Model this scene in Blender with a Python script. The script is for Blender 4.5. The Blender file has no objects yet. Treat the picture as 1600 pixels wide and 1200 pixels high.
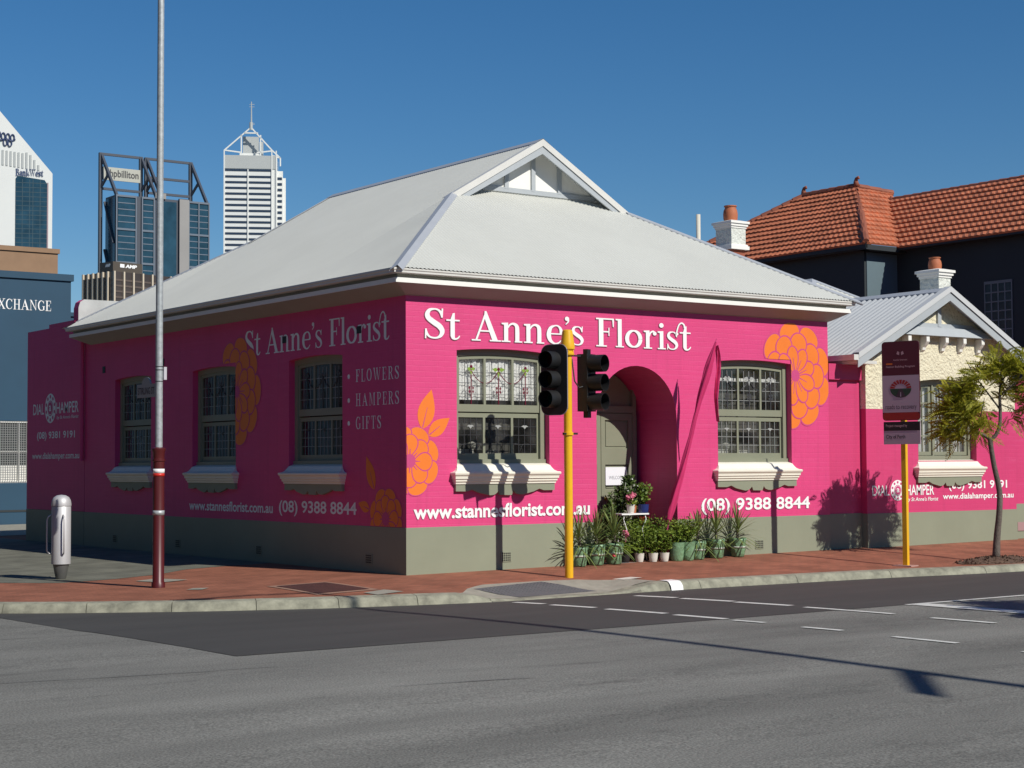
import bpy, bmesh, math, random
from mathutils import Vector, Matrix
from mathutils.geometry import tessellate_polygon

random.seed(7)
R = math.radians
scene = bpy.context.scene
COL = scene.collection

# ------------------------------------------------------------------ camera, sky, sun, exposure
cam_d = bpy.data.cameras.new("camera"); cam = bpy.data.objects.new("camera", cam_d); COL.objects.link(cam)
cam_d.sensor_width = 36.0; cam_d.lens = 2639.3 / 1600 * 36.0
cam_d.clip_start = 0.1; cam_d.clip_end = 6000
yaw, pitch, roll = .6265, .048, -.0058
fw = Vector((math.sin(yaw)*math.cos(pitch), math.cos(yaw)*math.cos(pitch), math.sin(pitch)))
rt = Vector((math.cos(yaw), -math.sin(yaw), 0)); up = rt.cross(fw)
r2 = rt*math.cos(roll) + up*math.sin(roll); u2 = up*math.cos(roll) - rt*math.sin(roll)
M = Matrix((r2, u2, -fw)).transposed().to_4x4(); M.translation = Vector((-14.0972, -22.2993, 1.7))
cam.matrix_world = M
scene.camera = cam

SUN_D = Vector((-.20, .98, -.80)).normalized()          # the way sunlight travels
SUN_EL = math.asin(-SUN_D.z); SUN_AZ = math.atan2(-SUN_D.x, -SUN_D.y)
world = bpy.data.worlds.new("World"); scene.world = world; world.use_nodes = True
nt = world.node_tree; nt.nodes.clear()
sky = nt.nodes.new("ShaderNodeTexSky"); sky.sky_type = 'NISHITA'; sky.sun_disc = False
sky.sun_elevation = SUN_EL; sky.sun_rotation = SUN_AZ
sky.altitude = 0; sky.air_density = 1.0; sky.dust_density = 0; sky.ozone_density = 6
bg = nt.nodes.new("ShaderNodeBackground"); bg.inputs[1].default_value = 0.075
wo = nt.nodes.new("ShaderNodeOutputWorld")
hs = nt.nodes.new("ShaderNodeHueSaturation"); hs.inputs["Saturation"].default_value = 1.22
nt.links.new(sky.outputs[0], hs.inputs["Color"]); nt.links.new(hs.outputs[0], bg.inputs[0]); nt.links.new(bg.outputs[0], wo.inputs[0])
sl = bpy.data.lights.new("sun", 'SUN'); sl.energy = 4.6; sl.angle = R(.5); sl.color = (1, .955, .87)
so = bpy.data.objects.new("sun", sl); COL.objects.link(so)
so.rotation_euler = SUN_D.to_track_quat('-Z', 'Y').to_euler(); so.location = (0, -20, 40)
scene.view_settings.view_transform = 'Standard'; scene.view_settings.look = 'None'
scene.view_settings.exposure = 0.0; scene.view_settings.gamma = 1.0

# ------------------------------------------------------------------ materials
MATS = {}
def mat(name, col, rough=.6, metal=0., noise=None, bump=None, spec=.5, extra=None):
    """noise: (scale, amount, stretch) value variation in object space; bump: (kind, scale, strength, dist)"""
    if name in MATS: return MATS[name]
    m = bpy.data.materials.new(name); m.use_nodes = True; t = m.node_tree; n = t.nodes; L = t.links
    b = n["Principled BSDF"]; b.inputs["Roughness"].default_value = rough; b.inputs["Metallic"].default_value = metal
    b.inputs["Specular IOR Level"].default_value = spec
    b.inputs["Base Color"].default_value = (*col, 1)
    geo = n.new("ShaderNodeNewGeometry")
    if noise:
        sc, amt = noise[0], noise[1]
        src = geo.outputs["Position"]
        if len(noise) > 2:
            mp = n.new("ShaderNodeMapping"); mp.inputs["Scale"].default_value = noise[2]; L.new(src, mp.inputs[0]); src = mp.outputs[0]
        a = n.new("ShaderNodeTexNoise"); a.inputs["Scale"].default_value = sc; a.inputs["Detail"].default_value = 6
        a.inputs["Roughness"].default_value = .62
        L.new(src, a.inputs["Vector"])
        mr = n.new("ShaderNodeMapRange"); mr.inputs[1].default_value = .25; mr.inputs[2].default_value = .75
        mr.inputs[3].default_value = 1-amt; mr.inputs[4].default_value = 1+amt
        L.new(a.outputs[0], mr.inputs[0])
        hs = n.new("ShaderNodeMix"); hs.data_type = 'RGBA'; hs.blend_type = 'MULTIPLY'; hs.inputs[0].default_value = 1
        hs.inputs[6].default_value = (*col, 1); L.new(mr.outputs[0], hs.inputs[7]); L.new(hs.outputs[2], b.inputs["Base Color"])
    if bump:
        kind, sc, st, di = bump
        if kind == 'noise':
            x = n.new("ShaderNodeTexNoise"); x.inputs["Scale"].default_value = sc; x.inputs["Detail"].default_value = 4
            L.new(geo.outputs["Position"], x.inputs["Vector"]); out = x.outputs[0]
        elif kind == 'voronoi':
            x = n.new("ShaderNodeTexVoronoi"); x.inputs["Scale"].default_value = sc
            L.new(geo.outputs["Position"], x.inputs["Vector"]); out = x.outputs[0]
        else:  # brick courses on walls along X or Y
            sx = n.new("ShaderNodeSeparateXYZ"); L.new(geo.outputs["Position"], sx.inputs[0])
            ad = n.new("ShaderNodeMath"); L.new(sx.outputs[0], ad.inputs[0]); L.new(sx.outputs[1], ad.inputs[1])
            cx = n.new("ShaderNodeCombineXYZ"); L.new(ad.outputs[0], cx.inputs[0]); L.new(sx.outputs[2], cx.inputs[1])
            x = n.new("ShaderNodeTexBrick"); x.inputs["Scale"].default_value = 1
            x.inputs["Brick Width"].default_value = .24; x.inputs["Row Height"].default_value = .086
            x.inputs["Mortar Size"].default_value = .006; x.inputs["Mortar Smooth"].default_value = .6
            x.inputs["Color1"].default_value = (1, 1, 1, 1); x.inputs["Color2"].default_value = (.8, .8, .8, 1); x.inputs["Mortar"].default_value = (0, 0, 0, 1)
            L.new(cx.outputs[0], x.inputs["Vector"])
            ns = n.new("ShaderNodeTexNoise"); ns.inputs["Scale"].default_value = 14; L.new(geo.outputs["Position"], ns.inputs["Vector"])
            mm = n.new("ShaderNodeMath"); mm.operation = 'MULTIPLY_ADD'; mm.inputs[1].default_value = .5
            L.new(ns.outputs[0], mm.inputs[0]); L.new(x.outputs[0], mm.inputs[2]); out = mm.outputs[0]
        bp = n.new("ShaderNodeBump"); bp.inputs["Strength"].default_value = st; bp.inputs["Distance"].default_value = di
        L.new(out, bp.inputs["Height"]); L.new(bp.outputs[0], b.inputs["Normal"])
    if extra: extra(m, n, L, b, geo)
    MATS[name] = m; return m

def speckle(m, n, L, b, geo):
    """asphalt: aggregate grains, pale stones, worn patches and dark scuffs along the road"""
    base = b.inputs["Base Color"].default_value[:3]
    v = n.new("ShaderNodeTexNoise"); v.inputs["Scale"].default_value = 55; v.inputs["Detail"].default_value = 3
    L.new(geo.outputs["Position"], v.inputs["Vector"])
    big = n.new("ShaderNodeTexNoise"); big.inputs["Scale"].default_value = .45; big.inputs["Detail"].default_value = 7; big.inputs["Roughness"].default_value = .65
    mp = n.new("ShaderNodeMapping"); mp.inputs["Scale"].default_value = (.35, 1.3, 1); mp.inputs["Rotation"].default_value = (0, 0, .1)
    L.new(geo.outputs["Position"], mp.inputs[0]); L.new(mp.outputs[0], big.inputs["Vector"])
    sc = n.new("ShaderNodeTexNoise"); sc.inputs["Scale"].default_value = 3.2; sc.inputs["Detail"].default_value = 5; sc.inputs["Roughness"].default_value = .7
    L.new(mp.outputs[0], sc.inputs["Vector"])
    st = n.new("ShaderNodeTexVoronoi"); st.inputs["Scale"].default_value = 26; L.new(geo.outputs["Position"], st.inputs["Vector"])
    def mr(src, a, c, d, e):
        q = n.new("ShaderNodeMapRange"); q.inputs[1].default_value = a; q.inputs[2].default_value = c; q.inputs[3].default_value = d; q.inputs[4].default_value = e
        L.new(src, q.inputs[0]); return q.outputs[0]
    def mul(a, c):
        q = n.new("ShaderNodeMath"); q.operation = 'MULTIPLY'; L.new(a, q.inputs[0]); L.new(c, q.inputs[1]); return q.outputs[0]
    f = mul(mr(v.outputs[0], .3, .7, .58, 1.42), mr(big.outputs[0], .3, .7, .66, 1.24))
    f = mul(f, mr(sc.outputs[0], .30, .42, .74, 1.0))
    f = mul(f, mr(st.outputs[0], .05, .09, 1.9, 1.0))
    x = n.new("ShaderNodeMix"); x.data_type = 'RGBA'; x.blend_type = 'MULTIPLY'; x.inputs[0].default_value = 1
    x.inputs[6].default_value = (*base, 1); L.new(f, x.inputs[7]); L.new(x.outputs[2], b.inputs["Base Color"])
    bp = n.new("ShaderNodeBump"); bp.inputs["Strength"].default_value = .5; bp.inputs["Distance"].default_value = .006
    L.new(v.outputs[0], bp.inputs["Height"]); L.new(bp.outputs[0], b.inputs["Normal"])

def pavers(c1, c2, mortar, w, h, ang):
    def f(m, n, L, b, geo):
        mp = n.new("ShaderNodeMapping"); mp.inputs["Rotation"].default_value = (0, 0, ang); L.new(geo.outputs["Position"], mp.inputs[0])
        x = n.new("ShaderNodeTexBrick"); x.inputs["Scale"].default_value = 1; x.inputs["Brick Width"].default_value = w; x.inputs["Row Height"].default_value = h
        x.inputs["Mortar Size"].default_value = .006; x.inputs["Color1"].default_value = (*c1, 1); x.inputs["Color2"].default_value = (*c2, 1); x.inputs["Mortar"].default_value = (*mortar, 1)
        L.new(mp.outputs[0], x.inputs["Vector"])
        a = n.new("ShaderNodeTexNoise"); a.inputs["Scale"].default_value = 1.6; a.inputs["Detail"].default_value = 7; L.new(geo.outputs["Position"], a.inputs["Vector"])
        q = n.new("ShaderNodeMapRange"); q.inputs[1].default_value = .3; q.inputs[2].default_value = .7; q.inputs[3].default_value = .78; q.inputs[4].default_value = 1.2
        L.new(a.outputs[0], q.inputs[0])
        y = n.new("ShaderNodeMix"); y.data_type = 'RGBA'; y.blend_type = 'MULTIPLY'; y.inputs[0].default_value = 1
        L.new(x.outputs[0], y.inputs[6]); L.new(q.outputs[0], y.inputs[7]); L.new(y.outputs[2], b.inputs["Base Color"])
    return f

def weathered(m, n, L, b, geo):
    src = b.inputs["Base Color"].links[0].from_socket
    mp = n.new("ShaderNodeMapping"); mp.inputs["Scale"].default_value = (.7, .7, 11); L.new(geo.outputs["Position"], mp.inputs[0])
    a = n.new("ShaderNodeTexNoise"); a.inputs["Scale"].default_value = 1.5; a.inputs["Detail"].default_value = 6; a.inputs["Roughness"].default_value = .6; L.new(mp.outputs[0], a.inputs["Vector"])
    c = n.new("ShaderNodeTexNoise"); c.inputs["Scale"].default_value = .55; c.inputs["Detail"].default_value = 4; L.new(geo.outputs["Position"], c.inputs["Vector"])
    mr = n.new("ShaderNodeMapRange"); mr.inputs[1].default_value = .50; mr.inputs[2].default_value = .78; mr.inputs[3].default_value = 0; mr.inputs[4].default_value = .38; L.new(a.outputs[0], mr.inputs[0])
    mc = n.new("ShaderNodeMapRange"); mc.inputs[1].default_value = .42; mc.inputs[2].default_value = .66; L.new(c.outputs[0], mc.inputs[0])
    mu = n.new("ShaderNodeMath"); mu.operation = 'MULTIPLY'; L.new(mr.outputs[0], mu.inputs[0]); L.new(mc.outputs[0], mu.inputs[1])
    x = n.new("ShaderNodeMix"); x.data_type = 'RGBA'; L.new(mu.outputs[0], x.inputs[0]); L.new(src, x.inputs[6]); x.inputs[7].default_value = (.72, .13, .30, 1)
    sp = n.new("ShaderNodeMapping"); sp.inputs["Scale"].default_value = (7, 7, .35); L.new(geo.outputs["Position"], sp.inputs[0])
    g = n.new("ShaderNodeTexNoise"); g.inputs["Scale"].default_value = 1.2; g.inputs["Detail"].default_value = 5; L.new(sp.outputs[0], g.inputs["Vector"])
    gr = n.new("ShaderNodeMapRange"); gr.inputs[1].default_value = .55; gr.inputs[2].default_value = .8; gr.inputs[3].default_value = 0; gr.inputs[4].default_value = .22; L.new(g.outputs[0], gr.inputs[0])
    y = n.new("ShaderNodeMix"); y.data_type = 'RGBA'; L.new(gr.outputs[0], y.inputs[0]); L.new(x.outputs[2], y.inputs[6]); y.inputs[7].default_value = (.33, .03, .10, 1)
    L.new(y.outputs[2], b.inputs["Base Color"])
PINK = (.66, .052, .195)
pink = mat("pink_painted_brick", PINK, .55, noise=(.8, .07), bump=('brick', 1, .32, .012), extra=weathered)
pink_annex = mat("deep_pink_paint", (.585, .044, .158), .55, noise=(.8, .06), bump=('brick', 1, .25, .012), extra=weathered)
pink_line = mat("pink_paint", (.56, .06, .2), .55, noise=(.8, .07))
grey_plinth = mat("sage_grey_render", (.245, .262, .188), .6, noise=(1.1, .07), bump=('noise', 9, .12, .01))
white_p = mat("white_signwriting", (.86, .86, .85), .5)
outline_p = mat("dark_letter_outline", (.16, .02, .05), .6)
orange = mat("orange_paint", (.82, .195, .022), .5, noise=(2, .05))
sage = mat("sage_joinery_paint", (.235, .245, .175), .45, noise=(3, .05))
cream = mat("cream_sill_paint", (.80, .77, .66), .45, noise=(3, .04))
soffit_m = mat("stone_eave_paint", (.33, .32, .27), .6, noise=(1.5, .06))
roof_m = mat("off_white_roof_steel", (.555, .56, .515), .5, noise=(.9, .045, (1, 1, .3)))
cap_m = mat("grey_flashing", (.40, .42, .45), .4, noise=(2, .06))
gutter_m = mat("white_gutter", (.64, .63, .59), .4, noise=(3, .05))
strip_m = mat("white_trim", (.84, .83, .78), .45, noise=(3, .03))
barge_m = mat("pale_grey_timber", (.40, .43, .45), .5, noise=(4, .05))
white_w = mat("white_wall_paint", (.80, .79, .74), .55, noise=(1, .04))
roughcast = mat("cream_roughcast", (.72, .665, .49), .8, noise=(9, .10), bump=('noise', 16, 1.0, .05))
roughwhite = mat("white_roughcast", (.66, .68, .62), .8, noise=(9, .2), bump=('noise', 16, 1.0, .05))
dark_int = mat("dark_interior", (.085, .083, .076), .8, noise=(2.5, .5))
dark_line = mat("lead_came", (.06, .06, .065), .4)
lead_pale = mat("pale_lead_came", (.34, .35, .34), .4)
stain_red = mat("dark_red_stained_glass", (.14, .012, .03), .25)
stain_green = mat("green_stained_glass", (.22, .34, .06), .25)
black_pl = mat("black_plastic", (.012, .012, .013), .5, noise=(6, .15))
black_in = mat("black_void", (.004, .004, .004), .8)
yellow = mat("yellow_enamel", (.80, .44, .015), .35, noise=(5, .05))
galv = mat("galvanised_steel", (.42, .45, .46), .5, .35, noise=(14, .28))
redpole = mat("maroon_pole_paint", (.085, .011, .012), .38, noise=(6, .08))
silver = mat("brushed_aluminium", (.50, .50, .51), .5, .3, noise=(4, .05))
conc = mat("kerb_concrete", (.255, .25, .19), .85, noise=(5, .5), bump=('noise', 30, .4, .01))
conc_pale = mat("pale_concrete", (.29, .275, .225), .85, noise=(5, .18))
asph = mat("old_asphalt", (.185, .182, .165), .85, spec=.25, extra=speckle)
asph_d = mat("new_dark_asphalt", (.062, .060, .056), .8, spec=.3, noise=(1.2, .16, (.3, 1.4, 1)), bump=('noise', 60, .4, .006))
paint_w = mat("worn_road_paint", (.62, .62, .58), .7, noise=(7, .22))
brick_pave = mat("red_brick_paving", (.3, .1, .06), .85, spec=.2, extra=pavers((.315, .122, .075), (.25, .098, .060), (.17, .085, .06), .23, .115, .0))
grey_pave = mat("grey_paving", (.2, .19, .16), .85, spec=.2, extra=pavers((.165, .165, .132), (.145, .145, .118), (.10, .10, .085), .4, .4, .0))
rust_plate = mat("rusty_cover_plate", (.075, .028, .022), .7, noise=(5, .25), bump=('voronoi', 30, .6, .01))
tact = mat("grey_tactile_paving", (.105, .105, .11), .8, noise=(6, .12))
terra = mat("terracotta_tile", (.46, .145, .068), .78, noise=(1.8, .38))
terra_d = mat("terracotta_ridge", (.25, .075, .04), .75, noise=(2.5, .3))
terra_pot = mat("terracotta_pot", (.42, .13, .055), .7, noise=(5, .12))
brick_red = mat("red_brick", (.30, .085, .045), .8, noise=(6, .2), bump=('brick', 1, .5, .02))
navy = mat("navy_wall_paint", (.020, .027, .032), .7, noise=(1, .1))
slate = mat("sunlit_slate_blue", (.105, .155, .18), .7, noise=(1, .08))  # house wall blue with sunlight put into the colour; the pipe shares it
blue = mat("blue_wall_paint", (.014, .058, .105), .7, noise=(.7, .1))
tan = mat("tan_brick", (.27, .165, .095), .8, noise=(2, .12))
maroon = mat("maroon_sign_face", (.10, .012, .022), .45)
pale_sign = mat("pale_sign_face", (.50, .36, .40), .45)
red_band = mat("red_sign_band", (.36, .02, .012), .45)
text_dk = mat("dark_sign_ink", (.06, .035, .045), .5)
text_lt = mat("pale_sign_ink", (.55, .33, .33), .5)
green_ink = mat("green_sign_ink", (.02, .06, .03), .5)
orange_ink = mat("orange_sign_ink", (.7, .16, .02), .5)
flagm = mat("pink_flag_cloth", (.60, .035, .15), .42, noise=(4, .12))
tree_bark = mat("grey_brown_bark", (.12, .095, .08), .85, noise=(18, .3), bump=('noise', 40, .6, .02))
mulch_m = mat("leaf_mulch", (.10, .06, .04), .9, noise=(14, .5))
wrap = mat("green_pot_wrap", (.17, .30, .17), .35, noise=(5, .22), bump=('noise', 13, .8, .03))
blackpot = mat("dark_pot", (.02, .02, .022), .5)
whitepot = mat("white_pot", (.68, .66, .60), .5)
bluepot = mat("blue_glazed_pot", (.02, .035, .16), .25)
soil = mat("potting_soil", (.03, .02, .014), .9)
notice_w = mat("white_paper", (.82, .83, .88), .6)
notice_ink = mat("grey_ink", (.34, .34, .38), .6)
twr_white = mat("white_tower_panel", (.70, .71, .68), .5, noise=(.05, .03))
twr_grey = mat("grey_tower_panel", (.42, .44, .43), .55, noise=(.06, .04))
twr_glass = mat("blue_tower_glass", (.018, .055, .085), .15, noise=(.12, .45))
twr_dark = mat("dark_tower_steel", (.055, .065, .085), .5)
twr_conc = mat("tower_concrete", (.27, .26, .25), .7, noise=(.1, .06))
navy_ink = mat("navy_lettering", (.03, .055, .14), .5)
cream_fin = mat("cream_tower_fin", (.55, .47, .36), .6)
brown_glass = mat("brown_tower_glass", (.055, .042, .036), .3, noise=(.15, .25))
sand_sign = mat("brown_rooftop_sign", (.075, .06, .045), .6)

def leafmat(name, c1, c2, trans=.25):
    if name in MATS: return MATS[name]
    m = bpy.data.materials.new(name); m.use_nodes = True; t = m.node_tree; n = t.nodes; L = t.links
    b = n["Principled BSDF"]; b.inputs["Roughness"].default_value = .5; b.inputs["Specular IOR Level"].default_value = .35
    g = n.new("ShaderNodeNewGeometry"); r = n.new("ShaderNodeValToRGB")
    r.color_ramp.elements[0].color = (*c1, 1); r.color_ramp.elements[1].color = (*c2, 1)
    L.new(g.outputs["Random Per Island"], r.inputs[0]); L.new(r.outputs[0], b.inputs["Base Color"])
    tr = n.new("ShaderNodeBsdfTranslucent"); L.new(r.outputs[0], tr.inputs[0])
    mx = n.new("ShaderNodeMixShader"); mx.inputs[0].default_value = trans
    L.new(b.outputs[0], mx.inputs[1]); L.new(tr.outputs[0], mx.inputs[2]); L.new(mx.outputs[0], n["Material Output"].inputs[0])
    MATS[name] = m; return m
tree_leaf = leafmat("olive_feathery_leaf", (.22, .25, .022), (.45, .42, .045), .45)
spike_leaf = leafmat("green_sword_leaf", (.10, .16, .04), (.25, .31, .10), .2)
box_leaf = leafmat("box_leaf", (.07, .13, .015), (.23, .30, .04), .25)
dark_leaf = leafmat("dark_shrub_leaf", (.028, .06, .014), (.10, .15, .035), .2)
petal_pink = leafmat("pink_petal", (.6, .12, .22), (.8, .3, .4), .2)
petal_white = leafmat("white_petal", (.7, .7, .62), (.8, .8, .76), .2)

def glass_mat():
    m = bpy.data.materials.new("window_glass"); m.use_nodes = True; t = m.node_tree; n = t.nodes; L = t.links; n.remove(n["Principled BSDF"])
    tr = n.new("ShaderNodeBsdfTransparent"); tr.inputs[0].default_value = (.93, .94, .93, 1)
    gl = n.new("ShaderNodeBsdfGlossy"); gl.inputs["Roughness"].default_value = .05
    df = n.new("ShaderNodeBsdfDiffuse"); df.inputs[0].default_value = (.5, .5, .48, 1)
    fr = n.new("ShaderNodeFresnel"); fr.inputs[0].default_value = 1.5
    ad = n.new("ShaderNodeMath"); ad.operation = 'ADD'; ad.inputs[1].default_value = .03; L.new(fr.outputs[0], ad.inputs[0])
    ns = n.new("ShaderNodeTexNoise"); ns.inputs["Scale"].default_value = 2.2; ns.inputs["Detail"].default_value = 5
    g = n.new("ShaderNodeNewGeometry"); L.new(g.outputs["Position"], ns.inputs["Vector"])
    mr = n.new("ShaderNodeMapRange"); mr.inputs[1].default_value = .42; mr.inputs[2].default_value = .75; mr.inputs[3].default_value = .015; mr.inputs[4].default_value = .13
    L.new(ns.outputs[0], mr.inputs[0])
    m1 = n.new("ShaderNodeMixShader"); L.new(mr.outputs[0], m1.inputs[0]); L.new(tr.outputs[0], m1.inputs[1]); L.new(df.outputs[0], m1.inputs[2])
    m2 = n.new("ShaderNodeMixShader"); L.new(ad.outputs[0], m2.inputs[0]); L.new(m1.outputs[0], m2.inputs[1]); L.new(gl.outputs[0], m2.inputs[2])
    L.new(m2.outputs[0], n["Material Output"].inputs[0]); return m
glass = glass_mat()

def lace_mat():
    m = bpy.data.materials.new("white_lace"); m.use_nodes = True; t = m.node_tree; n = t.nodes; L = t.links
    b = n["Principled BSDF"]; b.inputs["Roughness"].default_value = .8
    g = n.new("ShaderNodeNewGeometry"); ns = n.new("ShaderNodeTexNoise"); ns.inputs["Scale"].default_value = 26; ns.inputs["Detail"].default_value = 5; ns.inputs["Roughness"].default_value = .7
    L.new(g.outputs["Position"], ns.inputs["Vector"])
    r = n.new("ShaderNodeValToRGB"); r.color_ramp.elements[0].position = .36; r.color_ramp.elements[0].color = (.30, .31, .33, 1)
    r.color_ramp.elements[1].position = .47; r.color_ramp.elements[1].color = (.95, .95, .95, 1)
    L.new(ns.outputs[0], r.inputs[0]); L.new(r.outputs[0], b.inputs["Base Color"]); return m
lace = lace_mat()
curtain_m = mat("grey_net_curtain", (.22, .22, .2), .8, noise=(3, .3))
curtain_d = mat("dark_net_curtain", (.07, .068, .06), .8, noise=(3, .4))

# ------------------------------------------------------------------ mesh helpers
class MB:
    def __init__(s): s.v = []; s.f = []; s.m = []; s.cur = 0
    def vs(s, pts):
        i = len(s.v); s.v.extend(Vector(p) for p in pts); return list(range(i, i+len(pts)))
    def face(s, pts): s.f.append(s.vs(pts)); s.m.append(s.cur)
    def idx(s, f): s.f.append(f); s.m.append(s.cur)
    def box(s, x0, x1, y0, y1, z0, z1):
        a = s.vs([(x0,y0,z0),(x1,y0,z0),(x1,y1,z0),(x0,y1,z0),(x0,y0,z1),(x1,y0,z1),(x1,y1,z1),(x0,y1,z1)])
        for q in ((0,3,2,1),(4,5,6,7),(0,1,5,4),(1,2,6,5),(2,3,7,6),(3,0,4,7)): s.idx([a[k] for k in q])
        return s
    def bar(s, p, q, w, h=None, upv=(0,0,1)):
        h = h or w; p = Vector(p); q = Vector(q); d = (q-p).normalized(); u = Vector(upv)
        if abs(d.dot(u)) > .97: u = Vector((1,0,0))
        a = d.cross(u).normalized()*w/2; b = a.cross(d).normalized()*h/2
        i = s.vs([p-a-b,p+a-b,p+a+b,p-a+b,q-a-b,q+a-b,q+a+b,q-a+b])
        for k in ((3,2,1,0),(4,5,6,7),(0,1,5,4),(1,2,6,5),(2,3,7,6),(3,0,4,7)): s.idx([i[j] for j in k])
        return s
    def tube(s, pts, rad, n=8, caps=True):
        pts = [Vector(p) for p in pts]
        if not isinstance(rad, (list, tuple)): rad = [rad]*len(pts)
        rings = []; ref = None
        for k, p in enumerate(pts):
            d = (pts[min(k+1, len(pts)-1)] - pts[max(k-1, 0)]).normalized()
            if ref is None: ref = d.orthogonal().normalized()
            a = (ref - d*ref.dot(d)).normalized(); ref = a; b = d.cross(a)
            rings.append(s.vs([p + (a*math.cos(2*math.pi*j/n) + b*math.sin(2*math.pi*j/n))*rad[k] for j in range(n)]))
        for A, B in zip(rings, rings[1:]):
            for j in range(n): s.idx([A[j], A[(j+1)%n], B[(j+1)%n], B[j]])
        if caps: s.idx(rings[0][::-1]); s.idx(rings[-1])
        return s
    def lathe(s, prof, c=(0,0,0), n=20, axis='z'):
        rings = []
        for r, z in prof:
            rings.append(s.vs([Vector(c) + (Vector((r*math.cos(2*math.pi*j/n), r*math.sin(2*math.pi*j/n), z)) if axis == 'z' else
                               Vector((r*math.cos(2*math.pi*j/n), z, r*math.sin(2*math.pi*j/n)))) for j in range(n)]))
        for A, B in zip(rings, rings[1:]):
            for j in range(n): s.idx([A[j], A[(j+1)%n], B[(j+1)%n], B[j]])
        if prof[0][0] > 1e-4: s.idx(rings[0][::-1])
        if prof[-1][0] > 1e-4: s.idx(rings[-1])
        return s
    def prism(s, loops, fn, d0, d1, sides=True, back=True):
        """loops: [outer, hole...] of 2D points; fn(a, b, depth) -> 3D"""
        P = [[Vector((a, b, 0)) for a, b in lp] for lp in loops]; flat = [p for lp in loops for p in lp]
        tris = tessellate_polygon(P)
        for dep in ((d0, d1) if back else (d0,)):
            ids = s.vs([fn(a, b, dep) for a, b in flat])
            for t in tris: s.idx([ids[k] for k in t])
        if sides:
            for lp in loops:
                n = len(lp)
                for k in range(n):
                    (a, b), (c, e) = lp[k], lp[(k+1) % n]
                    s.face([fn(a, b, d0), fn(c, e, d0), fn(c, e, d1), fn(a, b, d1)])
        return s
    def done(s, name, mats, parent=None, smooth=False, weld=True, auto=False):
        me = bpy.data.meshes.new(name); me.from_pydata([tuple(v) for v in s.v], [], s.f)
        if not isinstance(mats, (list, tuple)): mats = [mats]
        for m in mats: me.materials.append(m)
        me.polygons.foreach_set("material_index", s.m)
        if weld:
            bm = bmesh.new(); bm.from_mesh(me); bmesh.ops.remove_doubles(bm, verts=bm.verts, dist=1e-5)
            bmesh.ops.recalc_face_normals(bm, faces=bm.faces); bm.to_mesh(me); bm.free()
        me.polygons.foreach_set("use_smooth", [smooth]*len(me.polygons))
        if smooth and auto: me.set_sharp_from_angle(angle=R(40))
        o = bpy.data.objects.new(name, me); COL.objects.link(o)
        if parent: o.parent = parent
        return o

def tag(o, label=None, cat=None, group=None, kind=None):
    if label: o["label"] = label
    if cat: o["category"] = cat
    if group: o["group"] = group
    if kind: o["kind"] = kind
    return o
def thing(name, label, cat, loc=(0,0,0), rz=0, group=None):
    o = bpy.data.objects.new(name, None); COL.objects.link(o); o.location = loc; o.rotation_euler = (0,0,rz)
    o.empty_display_size = .3
    return tag(o, label, cat, group)
def copy_tree(o, parent=None):
    c = o.copy(); COL.objects.link(c)
    if parent: c.parent = parent
    for ch in list(o.children): copy_tree(ch, c)
    return c
def FR(a, b, d): return (a, d, b)                 # front walls: x, z, depth along +y
def LF(a, b, d): return (d, a, b)                 # left wall: y, z, depth along +x

# ------------------------------------------------------------------ lettering
def text_mesh(body, bold=0., shear=0., spacing=1.):
    cu = bpy.data.curves.new("t", 'FONT'); cu.body = body; cu.size = 1; cu.offset = bold; cu.shear = shear; cu.space_character = spacing
    cu.resolution_u = 4; cu.fill_mode = 'FRONT'
    ob = bpy.data.objects.new("t", cu); COL.objects.link(ob)
    dg = bpy.context.evaluated_depsgraph_get(); me = bpy.data.meshes.new_from_object(ob.evaluated_get(dg))
    V = [(v.co.x, v.co.y) for v in me.vertices]; F = [list(p.vertices) for p in me.polygons]
    bpy.data.objects.remove(ob); bpy.data.curves.remove(cu); bpy.data.meshes.remove(me)
    return V, F
def put_text(mb, body, fn, a0, a1, b0, b1, dep, bold=0., shear=0., spacing=1.):
    """letters filling the box a0..a1 x b0..b1 of a wall (a1 < a0 runs leftwards along the axis)"""
    V, F = text_mesh(body, bold, shear, spacing)
    xs = [v[0] for v in V]; ys = [v[1] for v in V]; x0, x1, y0, y1 = min(xs), max(xs), min(ys), max(ys)
    ids = mb.vs([fn(a0+(x-x0)/(x1-x0)*(a1-a0), b0+(y-y0)/(y1-y0)*(b1-b0), dep) for x, y in V])
    for f in F: mb.idx([ids[k] for k in f])

def crom(pts, n=6):
    out = []
    for i in range(len(pts)-1):
        p = [pts[max(i-1, 0)], pts[i], pts[i+1], pts[min(i+2, len(pts)-1)]]
        for k in range(n):
            t = k/n
            out.append(tuple(.5*((2*p[1][j]) + (-p[0][j]+p[2][j])*t + (2*p[0][j]-5*p[1][j]+4*p[2][j]-p[3][j])*t*t + (-p[0][j]+3*p[1][j]-3*p[2][j]+p[3][j])*t**3) for j in range(len(pts[0]))))
    out.append(pts[-1]); return out
def rc(x0, x1, y0, y1): return ('p', [(x0,y0),(x1,y0),(x1,y1),(x0,y1)])
def pl(*p): return ('p', list(p))
def st(*p): return ('s', list(p))
def dot(x, y, r): return ('p', [(x+r*math.cos(k*math.pi/8), y+r*math.sin(k*math.pi/8)) for k in range(16)])
def ring(cx, cy, rx, ry, w0, w1): return ('s', [(cx+rx*math.cos(k*math.pi/8), cy+ry*math.sin(k*math.pi/8), w0+(w1-w0)*abs(math.cos(k*math.pi/8))) for k in range(17)])
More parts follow.
